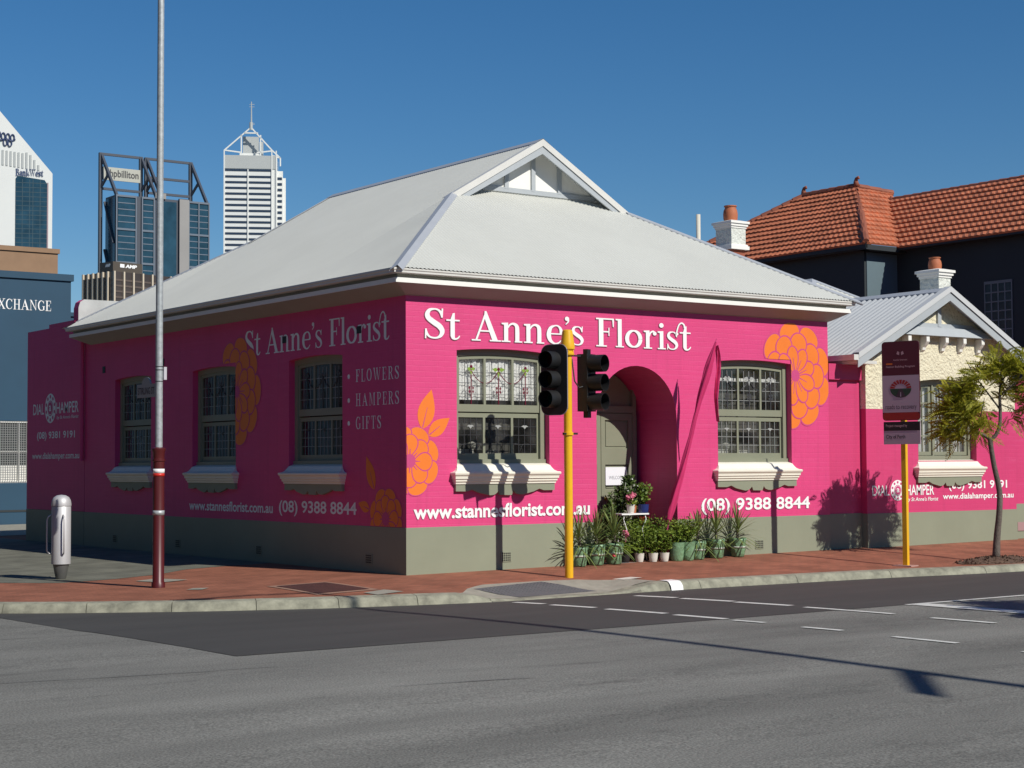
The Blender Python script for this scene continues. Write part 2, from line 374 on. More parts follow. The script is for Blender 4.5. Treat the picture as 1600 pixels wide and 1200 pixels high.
S_CAP = [st((.585,.72,.05),(.55,.86,.08),(.46,.95,.06),(.34,.972,.055),(.20,.93,.10),(.13,.80,.14),(.17,.67,.16),(.33,.54,.175),(.50,.42,.175),(.59,.27,.15),(.55,.12,.11),(.44,.04,.065),(.32,.028,.055),(.20,.06,.06),(.12,.16,.07),(.085,.30,.05)),
         pl((.555,.70),(.61,.70),(.625,1.0),(.575,1.0)), pl((.055,0),(.095,0),(.115,.32),(.06,.32))]
def scl(g, sx, sy, wk=1., dx=0, dy=0):
    o = []
    for k, p in g: o.append((k, [(q[0]*sx+dx, q[1]*sy+dy) + ((q[2]*wk,) if k == 's' else ()) for q in p]))
    return o
GL = {
 'S': (.72, S_CAP), 's': (.52, scl(S_CAP, .68, .66, .72)),
 't': (.46, [pl((.13,.10),(.265,.10),(.265,.88),(.20,.86),(.13,.66)), rc(0,.42,.605,.655), st((.197,.14,.135),(.215,.06,.11),(.28,.02,.06),(.36,.05,.05),(.42,.13,.035))]),
 'A': (.93, [pl((.09,.02),(.155,.02),(.425,.80),(.40,.92)), pl((.40,1.0),(.46,1.0),(.83,.02),(.65,.02),(.385,.80)), rc(.22,.60,.31,.36), rc(-.02,.27,0,.045), rc(.56,.93,0,.045)]),
 'n': (.74, [rc(.10,.235,.02,.62), pl((.02,.595),(.10,.58),(.235,.62),(.235,.655),(.02,.64)), st((.22,.48,.05),(.30,.59,.06),(.41,.625,.075),(.51,.56,.12),(.535,.42,.135),(.535,.02,.135)), rc(.02,.31,0,.045), rc(.45,.70,0,.045)]),
 'e': (.63, [rc(.13,.56,.335,.38), st((.545,.36,.11),(.53,.52,.10),(.44,.63,.055),(.32,.635,.05),(.18,.55,.11),(.12,.34,.15),(.165,.14,.12),(.30,.03,.06),(.44,.045,.05),(.56,.16,.035))]),
 "'": (.24, [dot(.12,.90,.075), st((.155,.90,.07),(.16,.80,.05),(.07,.70,.03))]),
 'F': (.70, [rc(.12,.28,.02,.98), rc(.02,.66,.95,1.0), pl((.60,.95),(.62,.70),(.655,.70),(.665,.97)), rc(.28,.48,.50,.55), pl((.46,.38),(.495,.38),(.495,.67),(.46,.67)), rc(.02,.40,0,.045)]),
 'l': (.35, [rc(.10,.24,.02,.98), pl((.02,.955),(.10,.94),(.24,.98),(.24,1.0),(.02,1.0)), rc(.02,.32,0,.045)]),
 'o': (.68, [ring(.33,.325,.245,.285,.055,.145)]),
 'r': (.52, [rc(.10,.235,.02,.62), pl((.02,.595),(.10,.58),(.235,.62),(.235,.655),(.02,.64)), st((.22,.44,.05),(.27,.57,.06),(.36,.625,.06),(.42,.61,.05)), dot(.43,.55,.07), rc(.02,.33,0,.045)]),
 'i': (.34, [rc(.10,.235,.02,.62), pl((.02,.595),(.10,.58),(.235,.62),(.235,.655),(.02,.64)), dot(.165,.86,.085), rc(.02,.32,0,.045)]),
 'k': (.72, [rc(.10,.235,.02,.98), rc(.02,.235,.955,1), rc(.02,.32,0,.045), pl((.235,.24),(.30,.24),(.62,.62),(.50,.62)), pl((.36,.36),(.44,.46),(.70,.02),(.52,.02))]),
 'L': (.66, [rc(.10,.23,.02,.98), rc(.02,.34,.955,1), rc(.02,.62,0,.045), pl((.58,.02),(.62,.02),(.64,.28),(.61,.28))]),
 'O': (.86, [ring(.42,.5,.33,.46,.05,.14)]),
 'W': (1.2, [pl((.06,.98),(.20,.98),(.42,.06),(.36,0)), pl((.36,0),(.42,.06),(.62,.90),(.58,.94)), pl((.52,.98),(.66,.98),(.86,.06),(.80,0)), pl((.80,0),(.86,.06),(1.10,.96),(1.05,.96)), rc(0,.28,.955,1), rc(.46,.72,.955,1), rc(.96,1.2,.955,1)]),
 'E': (.72, [rc(.12,.26,.02,.98), rc(.02,.64,.955,1.0), pl((.59,.97),(.61,.72),(.64,.72),(.645,.97)), rc(.26,.46,.49,.535), pl((.44,.38),(.475,.38),(.475,.65),(.44,.65)), rc(.02,.66,0,.045), pl((.60,.02),(.645,.02),(.67,.28),(.64,.28))]),
 'R': (.80, [rc(.12,.26,.02,.98), rc(.02,.30,.955,1.0), rc(.02,.38,0,.045), st((.26,.975,.045),(.44,.965,.06),(.57,.86,.11),(.58,.73,.12),(.52,.60,.10),(.40,.525,.05),(.26,.515,.045)), pl((.36,.52),(.48,.52),(.76,.03),(.62,.03)), rc(.62,.82,0,.045)]),
 'H': (.88, [rc(.12,.25,.02,.98), rc(.60,.73,.02,.98), rc(.25,.60,.49,.535), rc(.02,.35,0,.045), rc(.50,.83,0,.045), rc(.02,.35,.955,1), rc(.50,.83,.955,1)]),
 'M': (1.05, [rc(.12,.17,.02,.98), rc(.78,.91,.02,.98), pl((.12,.98),(.26,.98),(.52,.10),(.48,.02)), pl((.48,.02),(.52,.10),(.78,.98),(.74,.98)), rc(.02,.27,0,.045), rc(.68,1.01,0,.045), rc(.02,.2,.955,1), rc(.8,1.01,.955,1)]),
 'P': (.70, [rc(.12,.26,.02,.98), rc(.02,.30,.955,1.0), rc(.02,.38,0,.045), st((.26,.975,.045),(.44,.965,.06),(.57,.86,.11),(.58,.71,.12),(.52,.56,.10),(.40,.475,.05),(.26,.465,.045))]),
 'G': (.86, [st((.70,.74,.05),(.60,.90,.06),(.44,.965,.055),(.26,.90,.10),(.13,.70,.14),(.10,.48,.145),(.14,.25,.14),(.28,.07,.09),(.44,.03,.055),(.60,.06,.06),(.69,.14,.06)), rc(.64,.77,.06,.42), rc(.54,.84,.40,.44), pl((.68,.70),(.72,.70),(.73,.99),(.69,.97))]),
 'C': (.82, [st((.70,.74,.05),(.60,.90,.06),(.44,.965,.055),(.26,.90,.10),(.13,.70,.14),(.10,.48,.145),(.14,.25,.14),(.28,.07,.09),(.44,.03,.055),(.60,.08,.05),(.72,.24,.04)), pl((.68,.70),(.72,.70),(.73,.99),(.69,.97))]),
 'I': (.40, [rc(.13,.27,.02,.98), rc(.03,.37,0,.045), rc(.03,.37,.955,1)]),
 'T': (.78, [rc(.32,.46,.02,.98), rc(.02,.76,.955,1.0), rc(.22,.56,0,.045), pl((.02,.97),(.02,.70),(.05,.70),(.075,.97)), pl((.705,.97),(.73,.70),(.76,.70),(.76,.97))]),
 'N': (.90, [rc(.12,.17,.02,.98), rc(.70,.75,.02,.98), pl((.08,.98),(.24,.98),(.75,.06),(.72,0)), rc(.02,.27,0,.045), rc(.60,.86,.955,1), rc(.02,.2,.955,1)]),
 'X': (.86, [pl((.06,.97),(.22,.97),(.80,.03),(.64,.03)), pl((.08,.03),(.14,.03),(.74,.97),(.68,.97)), rc(.0,.30,.955,1), rc(.56,.84,.955,1), rc(0,.26,0,.045), rc(.54,.86,0,.045)]),
 'B': (.78, [rc(.12,.26,.02,.98), rc(.02,.30,.955,1.0), rc(.02,.30,0,.045), st((.26,.975,.045),(.42,.965,.06),(.54,.86,.10),(.54,.70,.10),(.42,.55,.05),(.26,.53,.045)), st((.40,.53,.045),(.56,.48,.07),(.65,.34,.13),(.62,.14,.12),(.48,.03,.06),(.26,.025,.045))]),
 'a': (.62, [st((.12,.50,.08),(.20,.61,.06),(.34,.63,.06),(.44,.54,.12),(.45,.38,.13),(.45,.10,.13)), st((.45,.38,.05),(.26,.34,.07),(.12,.22,.12),(.16,.08,.09),(.28,.03,.06),(.42,.10,.05)), rc(.42,.60,0,.06)]),
 ' ': (.36, []), '.': (.3, [dot(.13,.06,.07)]),
}
def serif(mb, body, fn, a0, a1, b0, cap, dep, fat=0., sp=0., lig=False):
    """hand-drawn roman letters from a0 to a1 along the wall, baseline b0, capital height cap"""
    x = 0; items = []
    for i, ch in enumerate(body):
        w, g = GL[ch]
        items += [(k, [(q[0]+x,) + tuple(q[1:]) for q in p]) for k, p in g]
        if lig and ch == 't' and i == len(body)-1:      # the arch that ties s to t
            items.append(('s', [(x-.12,.60,.05),(x-.085,.76,.05),(x-.02,.92,.05),(x+.08,.985,.055),(x+.17,.92,.06),(x+.195,.80,.07)])); items.append(dot(x-.11,.58,.055))
        x += w + sp
    sx = (a1-a0)/(x-sp); sgn = -1 if (fn is LF) else 1; eps = 0
    for kind, p in items:
        e = sgn*0; off = -.00025*(eps % 7); eps += 1
        if kind == 'p':
            if fat:
                cx = sum(q[0] for q in p)/len(p); cy = sum(q[1] for q in p)/len(p)
                p = [(q[0]+math.copysign(min(fat, abs(q[0]-cx)+fat), q[0]-cx), q[1]+math.copysign(fat, q[1]-cy)) for q in p]
            mb.face([fn(a0+q[0]*sx, b0+q[1]*cap, dep+off) for q in p])
        else:
            c = crom(p, 5); Lr = []
            for k in range(len(c)):
                q = c[k]; a = c[max(k-1, 0)]; b = c[min(k+1, len(c)-1)]
                dx, dy = b[0]-a[0], b[1]-a[1]; l = math.hypot(dx, dy) or 1; h = q[2]/2 + fat
                Lr.append(((q[0]-dy/l*h, q[1]+dx/l*h), (q[0]+dy/l*h, q[1]-dx/l*h)))
            I = [mb.vs([fn(a0+u[0]*sx, b0+u[1]*cap, dep+off), fn(a0+v[0]*sx, b0+v[1]*cap, dep+off)]) for u, v in Lr]
            for A, B in zip(I, I[1:]): mb.idx([A[0], A[1], B[1], B[0]])

def clip(poly, a, b, c):
    """keep a*x+b*y <= c"""
    out = []
    for i in range(len(poly)):
        p, q = poly[i-1], poly[i]; dp = a*p[0]+b*p[1]-c; dq = a*q[0]+b*q[1]-c
        if (dp <= 0) != (dq <= 0):
            t = dp/(dp-dq); out.append((p[0]+(q[0]-p[0])*t, p[1]+(q[1]-p[1])*t))
        if dq <= 0: out.append(q)
    return out

# ------------------------------------------------------------------ ground
def hk(x): return .0025*min(max(x, 0), 20)
def hw(x): return .0085*min(max(x, 0), 14)
def zroad(x, y):
    c = max(0., 1-((y+8.6)/5.7)**2)
    return -.23 + hk(x) + .07*c
def sm(t): t = min(max(t, 0), 1); return t*t*(3-2*t)
def ramp(x, y):
    return sm((x+.75)/.7)*sm((2.75-x)/.7)*sm((-y-1.75)/.75)*.12
def zpav(x, y):
    d = min(math.hypot(max(-y, 0), max(-x, 0)*.57)/2.6, 1)
    return hw(x)*(1-d) + d*(-.1+hk(x)) - ramp(x, y)
def drape(mb, poly, zf, off, cell=.5):
    xs = [p[0] for p in poly]; ys = [p[1] for p in poly]
    i0, i1 = math.floor(min(xs)/cell), math.ceil(max(xs)/cell); j0, j1 = math.floor(min(ys)/cell), math.ceil(max(ys)/cell)
    for i in range(i0, i1):
        col = clip(clip(poly, -1, 0, -i*cell), 1, 0, (i+1)*cell)
        if len(col) < 3: continue
        for j in range(j0, j1):
            q = clip(clip(col, 0, -1, -j*cell), 0, 1, (j+1)*cell)
            if len(q) > 2:
                ar = abs(sum(q[k-1][0]*q[k][1]-q[k][0]*q[k-1][1] for k in range(len(q))))
                if ar > 1e-6: mb.face([(x, y, zf(x, y)+off) for x, y in q])
def sheet(name, poly, zf, off, m, cell=.5, kind='structure', parent=None):
    mb = MB(); drape(mb, poly, zf, off, cell)
    o = mb.done(name, m, parent, weld=True)
    bm = bmesh.new(); bm.from_mesh(o.data); bmesh.ops.triangulate(bm, faces=bm.faces)
    for f in bm.faces:
        if f.normal.z < 0: f.normal_flip()
    bm.to_mesh(o.data); bm.free()
    if kind: o["kind"] = kind
    return o

mb = MB(); 
mb.face([(-4000,-4000,-.5),(4000,-4000,-.5),(4000,4000,-.5),(-4000,4000,-.5)])
mb.done("ground", asph)["kind"] = 'structure'
sheet("road", [(-60,-60),(70,-60),(70,1.5),(-60,70)], zroad, 0, asph, 1.5)
# kerb line: front face foot, from far right, past the corner and up the side street
KERB = [(60,-6.0),(30,-4.9),(16,-4.1),(10,-3.72),(7.5,-3.22),(5,-2.92),(3.1,-2.80),(1.4,-2.80),(-.1,-2.78),(-1.0,-2.63),(-1.88,-2.39),(-2.74,-2.14),(-3.53,-1.81),(-4.31,-1.45),(-5.02,-1.02),(-5.74,-.58),(-6.5,.02),(-7.4,.95),(-8.2,2.3),(-8.7,4),(-8.9,7),(-8.9,60)]
KC = [(p[0], p[1]) for p in crom([(x, y) for x, y in KERB], 8)]
def offset(line, d):
    out = []
    for k, p in enumerate(line):
        a = line[max(k-1, 0)]; b = line[min(k+1, len(line)-1)]; dx, dy = b[0]-a[0], b[1]-a[1]; l = math.hypot(dx, dy)
        out.append((p[0]+dy/l*d, p[1]-dx/l*d))
    return out
KB = offset(KC, .30)
RAMP = [(-.75,-2.55),(-.2,-1.95),(.25,-1.72),(1.2,-1.70),(1.95,-1.80),(2.75,-2.12),(2.95,-2.52),(1.4,-2.52),(-.1,-2.5)]
def in_ramp(x, y): return x > -.8 and x < 3.0 and y < -1.68 and y > -2.7
sheet("footpath", KB + [(-7.5,60),(60,60)], lambda x, y: zpav(x, y)-(.016 if in_ramp(x, y) else 0), 0, brick_pave, .35)
# grey slab paving beside the shaded wall and the lane behind
sheet("grey_footpath", [(-.02,4.45),(-.36,4.36),(-1.0,4.42),(-1.72,4.27),(-2.5,3.6),(-3.41,3.26),(-4.27,3.22),(-5.02,3.97),(-5.9,5.2),(-6.6,7.5),(-6.6,26),(-.02,26)], zpav, .004, grey_pave, .5)
lane = sheet("lane", [(-8.4,19.5),(-.2,19.5),(14,19.5),(14,26.9),(-8.4,26.9)], lambda x, y: zpav(x, y), .008, conc_pale, 1.0)
# kerb stones
tot = [0.]
for a, b in zip(KC, KC[1:]): tot.append(tot[-1]+math.hypot(b[0]-a[0], b[1]-a[1]))
def at_len(s, line):
    for k in range(len(tot)-1):
        if tot[k+1] >= s:
            t = (s-tot[k])/(tot[k+1]-tot[k]); return (line[k][0]+(line[k+1][0]-line[k][0])*t, line[k][1]+(line[k+1][1]-line[k][1])*t)
    return line[-1]
mb = MB(); s = 0.
while s < tot[-1]-2:
    STEP = 1.95 if at_len(s, KC)[0] > .5 else 1.12
    e = s+STEP-.009; rings = []
    n = 5
    for k in range(n+1):
        q = s+(e-s)*k/n; f = at_len(q, KC); b = at_len(q, KB)
        zb = zpav(*b)+.004; zr = zroad(*f)-.02; dz = ramp(f[0], f[1]-.2)*.95
        zt = -.1+hk(f[0])-dz
        def P(t, z): return (f[0]+(b[0]-f[0])*t, f[1]+(b[1]-f[1])*t, z)
        rings.append(mb.vs([P(0, zr), P(.02, zr+.03), P(.16, zt-.035), P(.25, zt-.008), P(.40, zt+.002), P(1.0, zb), P(1.0, zb-.15)]))
    for A, B in zip(rings, rings[1:]):
        for j in range(6): mb.idx([A[j], A[j+1], B[j+1], B[j]])
    mb.idx(rings[0]); mb.idx(rings[-1][::-1]); s += STEP
kerb = mb.done("kerb", conc, smooth=True, auto=True); kerb["kind"] = 'structure'
# white splash of paint on the kerb beside the crossing
mb = MB()
def kpt(x, t, up_=0.006):
    k = min(range(len(KC)), key=lambda i: abs(KC[i][0]-x)); f, b = KC[k], KB[k]
    return None
mb = MB()
for x in (2.98, 3.10, 3.22):
    f, b = (x, -2.80), (x, -2.52); zt = -.1+hk(x)-ramp(x, -3.0)*.95+.008
    mb.vs([(x,-2.815,zroad(x,-2.8)), (x,-2.80,zt-.07), (x,-2.765,zt-.028), (x,-2.735,zt-.002), (x,-2.69,zt+.006), (x,-2.53,zt+.010)])
for k in range(2):
    for j in range(5): mb.idx([6*k+j, 6*k+6+j, 6*k+7+j, 6*k+1+j])
mb.done("kerb_marking", white_p)["kind"] = 'structure'
# dark asphalt lane patch
sheet("road_surface", [(-6.5,-7.15)] + [(3.09,-7.32),(40,-7.6),(60,-7.6)] + [(p[0], p[1]+.05) for p in KC if p[0] > -6.45 and p[1] < 1] + [(-6.62,0.05),(-6.63,-.72),(-6.47,-3.5)], zroad, .004, asph_d, .75)
def dash(name, x0, y0, x1, y1, w, ends=None):
    dx, dy = x1-x0, y1-y0; l = math.hypot(dx, dy); nx, ny = -dy/l*w/2, dx/l*w/2
    return sheet(name, [(x0-nx,y0-ny),(x1-nx,y1-ny),(x1+nx,y1+ny),(x0+nx,y0+ny)], zroad, .008, paint_w, .5)
for a, b in ((-3.03,-3.65),(-3.89,-4.77),(-5.08,-6.19),(-6.42,-7.29),(-7.47,-7.94),(-8.6,-9.16),(-9.94,-10.76),(-11.61,-12.4)):
    dash("road_marking", -.13, a, -.08, b, .13 if a > -7.4 else .10)
for a, b in ((-3.32,-4.14),(-4.33,-5.31),(-5.42,-6.41),(-6.71,-8.15),(-8.8,-9.68),(-10.2,-11)):
    dash("road_marking", 1.84, a, 1.90, b, .14 if a > -6 else .11)
dash("road_marking", 3.05, -7.36, 40, -7.7, .10)
sheet("road_marking", [(3.09,-7.42),(3.42,-7.42),(3.45,-14),(3.1,-14)], zroad, .008, paint_w, .5)
random.seed(12)
seam_m = mat("bitumen_seam", (.135, .132, .122), .8)
def seam(x0, y0, x1, y1, w):
    n = max(4, int(math.hypot(x1-x0, y1-y0)/.25)); a, b = [], []
    for k in range(n+1):
        t = k/n; x = x0+(x1-x0)*t; y = y0+(y1-y0)*t+.03*math.sin(t*n*.7)+random.uniform(-.02,.02); h = w*random.uniform(.25,1)/2
        a.append((x, y-h)); b.append((x, y+h))
    mb = MB()
    for k in range(n): mb.face([(x, y, zroad(x, y)+.006) for x, y in (a[k], a[k+1], b[k+1], b[k])])
    mb.done("road_seam", seam_m, weld=False)["kind"] = 'structure'
for q in ((-22,-1.2,-6.6,-3.72,.03),(-14,-7.0,-6.6,-8.22,.03),(-6.5,-10.07,-5.2,-10.3,.03)): seam(*q)
sheet("road_surface", [(-17.3,2),(-9.0,4.5),(-9.0,58),(-17.3,58)], zroad, .004, asph_d, 2.0)  # unseen part of the side street, made dark to cut bounce onto the shaded wall
# concrete ramp at the crossing with tactile panel
sheet("pavement_ramp", [(-.75,-2.55),(-.2,-1.95),(.25,-1.72),(1.2,-1.70),(1.95,-1.80),(2.75,-2.12),(2.95,-2.52),(1.4,-2.52),(-.1,-2.5)], zpav, .005, conc_pale, .25)
tp = sheet("tactile_panel", [(-.1,-1.98),(1.25,-1.82),(1.85,-2.42),(.35,-2.5)], zpav, .012, tact, .25, kind=None)
tag(tp, "dark grey studded tactile panel set into the crossing ramp", "tactile panel")
mb = MB()
for i in range(30):
    for j in range(11):
        x = -.1+i*.065; y = -2.48+j*.065
        if clip([(x-.001,y-.001),(x+.001,y-.001),(x,y+.001)], 0, 0, 1):
            # inside test of the panel
            poly = [(-.1,-1.98),(1.25,-1.82),(1.85,-2.42),(.35,-2.5)]
            ok = all((poly[k][0]-poly[k-1][0])*(y-poly[k-1][1])-(poly[k][1]-poly[k-1][1])*(x-poly[k-1][0]) < -.02 for k in range(4))
            if ok: mb.lathe([(.019,0),(.012,.006)], (x, y, zpav(x, y)+.012), 6)
mb.done("stud", tact, tp)["kind"] = 'stuff'

# covers and plates in the footpath
def plate(name, poly, off, m, label, cat, rim=None, rim_m=None):
    o = sheet(name, poly, zpav, off, m, .5, kind=None); tag(o, label, cat)
    if rim:
        cx = sum(p[0] for p in poly)/len(poly); cy = sum(p[1] for p in poly)/len(poly)
        big = [(cx+(x-cx)*rim, cy+(y-cy)*rim) for x, y in poly]
        sheet("surround", big, zpav, off-.005, rim_m, .5, kind=None, parent=o)
    return o
plate("pit_cover", [(-2.39,-.23),(-1.57,-.21),(-1.53,-1.43),(-2.42,-1.52)], .012, rust_plate, "large rusty dark red pit cover in the brick footpath near the shop corner", "pit cover", 1.22, mat("pale_brick_edge", (.30, .17, .12), .85, noise=(5, .15)))
plate("valve_cover", [(-1.86,-1.81),(-1.40,-1.61),(-1.29,-1.97),(-1.82,-2.13)], .010, conc_pale, "small pale concrete cover between the kerb and the rusty plate", "pit cover")
plate("paving_patch", [(-3.4,2.5),(-2.95,2.72),(-2.72,2.05),(-3.2,1.9)], .010, conc_pale, "pale concrete patch in the footpath behind the maroon pole foot", "concrete patch")
plate("small_cover", [(-3.56,.3),(-3.36,.5),(-3.18,.35),(-3.38,.15)], .010, conc_pale, "tiny grey square cover just in front of the maroon pole", "pit cover")
plate("pole_plate", [(2.5,-1.98),(2.92,-1.92),(3.02,-2.08),(2.6,-2.14)], .010, mat("pale_cover", (.6,.57,.5), .8), "narrow white cover plate between the yellow pole foot and the kerb", "pit cover")

# ------------------------------------------------------------------ windows and sills (shared by both streets)
W_, SP, CR = 1.845, 1.81, 1.855
def arch_top(x0, x1, spring, crown, n=14):
    """points from right to left over a flat arch"""
    w = (x1-x0)/2; h = crown-spring; Rr = (w*w+h*h)/(2*h); c = (x0+x1)/2; out = []
    for k in range(n+1):
        x = x1+(x0-x1)*k/n; out.append((x, crown-Rr+math.sqrt(max(Rr*Rr-(x-c)**2, 0))))
    return out
def arch_z(x, x0, x1, spring, crown):
    w = (x1-x0)/2; h = crown-spring; Rr = (w*w+h*h)/(2*h); c = (x0+x1)/2
    return crown-Rr+math.sqrt(max(Rr*Rr-(x-c)**2, 0))
def rect(x0, x1, z0, z1): return [(x0,z0),(x1,z0),(x1,z1),(x0,z1)]
COLS = [(.14, .62), (.665, 1.18), (1.225, 1.705)]
def build_window(parent, loc, rz, style):
    mb = MB()
    out = [(0,0),(W_,0)] + arch_top(0, W_, SP, CR)
    hole = [(.10,.07),(1.745,.07)] + arch_top(.10, 1.745, 1.725, 1.765)
    mb.prism([out, hole], FR, 0, .12); mb.box(-.0, W_, -.03, -.002, .0, .065)
    w = mb.done("window", sage, parent); w.location = loc; w.rotation_euler = (0,0,rz)
    up_h = [[(a,.955),(b,.955)] + [(x, min(arch_z(x, .1, 1.745, 1.665, 1.705), 3)) for x in (b, (a+b)/2, a)] for a, b in COLS]
    lo_h = [rect(a, b, .165, .745) for a, b in COLS]
    mb = MB(); mb.prism([[(.10,.835),(1.745,.835)] + arch_top(.10, 1.745, 1.725, 1.765)] + up_h, FR, .025, .065); mb.done("upper_sash", sage, w)
    mb = MB(); mb.prism([rect(.10, 1.745, .07, .815)] + lo_h, FR, .05, .09); mb.done("lower_sash", sage, w)
    mb = MB()
    mb.face([(.1,.045,.9),(1.745,.045,.9),(1.745,.045,1.8),(.1,.045,1.8)]); mb.face([(.1,.07,.1),(1.745,.07,.1),(1.745,.07,.8),(.1,.07,.8)])
    mb.done("glass_pane", glass, w, weld=False)
    lead_u = dark_line if style == 'lace' else lead_pale
    mb = MB(); t = .004
    for a, b in COLS:
        for k in range(1, 4):
            x = a+(b-a)*k/4
            mb.box(x-t, x+t, .036, .043, .955, 1.66); mb.box(x-t, x+t, .061, .068, .165, .745)
        for z in (1.12, 1.30, 1.47): mb.box(a, b, .036, .043, z-t, z+t)
        for z in (.31, .46, .60): mb.box(a, b, .061, .068, z-t, z+t)
    mb.done("leadlight", [lead_u], w)
    # swags, buds and leaves of the coloured glass
    mb = MB(); cs = [(a+b)/2 for a, b in COLS]
    for c, z in zip(cs, (1.53, 1.50, 1.53)):
        mb.box(c-.009, c+.009, .030, .036, .96, z); mb.lathe([(.028,0),(.02,-.008)], (c, .030, z+.035), 10, 'y')
        for s in (-1, 1):
            for zz in (1.16, 1.22): mb.face([(c+s*.035, .031, zz-.035),(c+s*.055, .031, zz),(c+s*.035, .031, zz+.035),(c+s*.015, .031, zz)])
    for c0, c1 in ((cs[0], cs[1]), (cs[1], cs[2])):
        pts = [(c0+(c1-c0)*k/10, .033, 1.50-.20*(1-((k-5)/5)**2)) for k in range(11)]; mb.tube(pts, .008, 4)
    mb.cur = 1
    for c, sz in zip(cs, (.8, 1.3, .8)):
        for s in (-1, 1): mb.face([(c, .0295, 1.52),(c+s*.05*sz, .0295, 1.49),(c+s*.10*sz, .0295, 1.535),(c+s*.04*sz, .0295, 1.56)])
        mb.face([(c-.03, .0285, 1.49),(c, .0285, 1.49-.08*sz),(c+.03, .0285, 1.49)])
    mb.done("stained_glass", [stain_red, stain_green] if style == 'lace' else [dark_line, lead_pale] if style == 'dim' else [dark_line, dark_line], w)
    mb = MB()
    for c in cs:
        for s in (-1, 1): mb.face([(c, .056, .56),(c+s*.03, .056, .595),(c+s*.075, .056, .60),(c+s*.03, .056, .625),(c, .056, .62)])
    mb.done("leaf_motif", lead_pale if style != 'net' else dark_line, w)
    # what hangs and stands behind the glass
    mb = MB(); n = 60
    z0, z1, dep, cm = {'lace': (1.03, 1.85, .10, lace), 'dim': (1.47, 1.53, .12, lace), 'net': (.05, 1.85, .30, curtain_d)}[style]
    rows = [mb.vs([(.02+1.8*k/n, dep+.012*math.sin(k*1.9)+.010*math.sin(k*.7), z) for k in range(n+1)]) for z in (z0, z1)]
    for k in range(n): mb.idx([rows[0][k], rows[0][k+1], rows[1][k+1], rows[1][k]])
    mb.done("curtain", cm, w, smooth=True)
    if style != 'net':
        mb = MB(); mb.box(.02, 1.82, .55, .6, .02, 1.9); mb.done("back_screen", dark_int, w)
        mb = MB()
        for k in range(7):
            c = .35+k*.21; mb.tube([(c+.13*math.cos(a), .16+.01*k, .17+.16*math.sin(a)) for a in [math.pi*j/10 for j in range(11)]], .005, 4)
        mb.cur = 1
        mb.box(.12, .52, .18, .35, .10, .235)
        mb.box(.72, 1.02, .2, .4, .10, .22)
        mb.lathe([(.05,0),(.09,.05),(.10,.11),(.03,.14)], (.60,.3,.22), 12)
        mb.done("display", [dark_line, mat("pale_display", (.5, .5, .46), .6)], w, smooth=False)
    return w
APRON = [(-1.03,0),(-1.03,-.115),(-.80,-.118),(-.69,-.09),(-.57,-.14),(-.45,-.165),(-.33,-.188),(-.25,-.18),(-.21,-.16),(-.157,-.115),(-.125,-.186),(.115,-.19),(.15,-.11),(.20,-.16),(.27,-.18),(.35,-.185),(.48,-.155),(.58,-.135),(.70,-.09),(.80,-.118),(1.03,-.118),(1.03,0)]
def build_sill(parent, loc, rz, half=.925):
    """moulded sill: local x centred on the opening, y inwards, z from the floor"""
    prof = [(.112,1.738,0),(.02,1.712,.002),(-.005,1.70,.004),(-.035,1.66,.018),(-.065,1.62,.045),(-.10,1.598,.085),(-.135,1.592,.12),(-.15,1.578,.13),(-.145,1.553,.126),(-.125,1.532,.108),(-.118,1.512,.104),(-.118,1.488,.104),(-.098,1.478,.088),(-.096,1.445,.086),(-.075,1.432,.072),(-.072,1.402,.07),(.02,1.40,.07)]
    mb = MB(); rr = []
    for y, z, x in prof: rr.append(mb.vs([(-half-x, .0 if y < 0 else y, z), (-half-x, y, z), (half+x, y, z), (half+x, .0 if y < 0 else y, z)]))
    for A, B in zip(rr, rr[1:]):
        for j in range(3): mb.idx([A[j], A[j+1], B[j+1], B[j]])
    s = mb.done("window_sill", cream, parent); s.location = loc; s.rotation_euler = (0,0,rz)
    mb = MB(); mb.prism([[(x*half/.925*.955, 1.401+z*.97) for x, z in APRON]], FR, -.055, .0); mb.done("apron", grey_plinth, s)
    return s

# ------------------------------------------------------------------ the florist's shop
shop = thing("florist_shop", "hot pink corner florist shop with white hip roof and orange flowers on its walls", "shop")
XW, YW = 9.41, 13.12
TOP = 4.60
WIN_F = [(.955, 'lace'), (6.575, 'dim')]
WIN_L = [(1.965, 'net'), (5.845, 'net'), (9.62, 'net')]
def door_hole():
    pts = [(3.80,-.3),(5.60,-.3),(5.60,2.5)]
    for k in range(1, 20): a = math.pi*k/20; pts.append((4.70+.90*math.cos(a), 2.5+.90*math.sin(a)))
    return pts + [(3.80,2.5)]
mb = MB()
fl = [[(0,.73),(3.80,.73)] + door_hole()[2:][:-1] if False else [(0,.73),(XW,.73),(XW,TOP),(0,TOP)]]
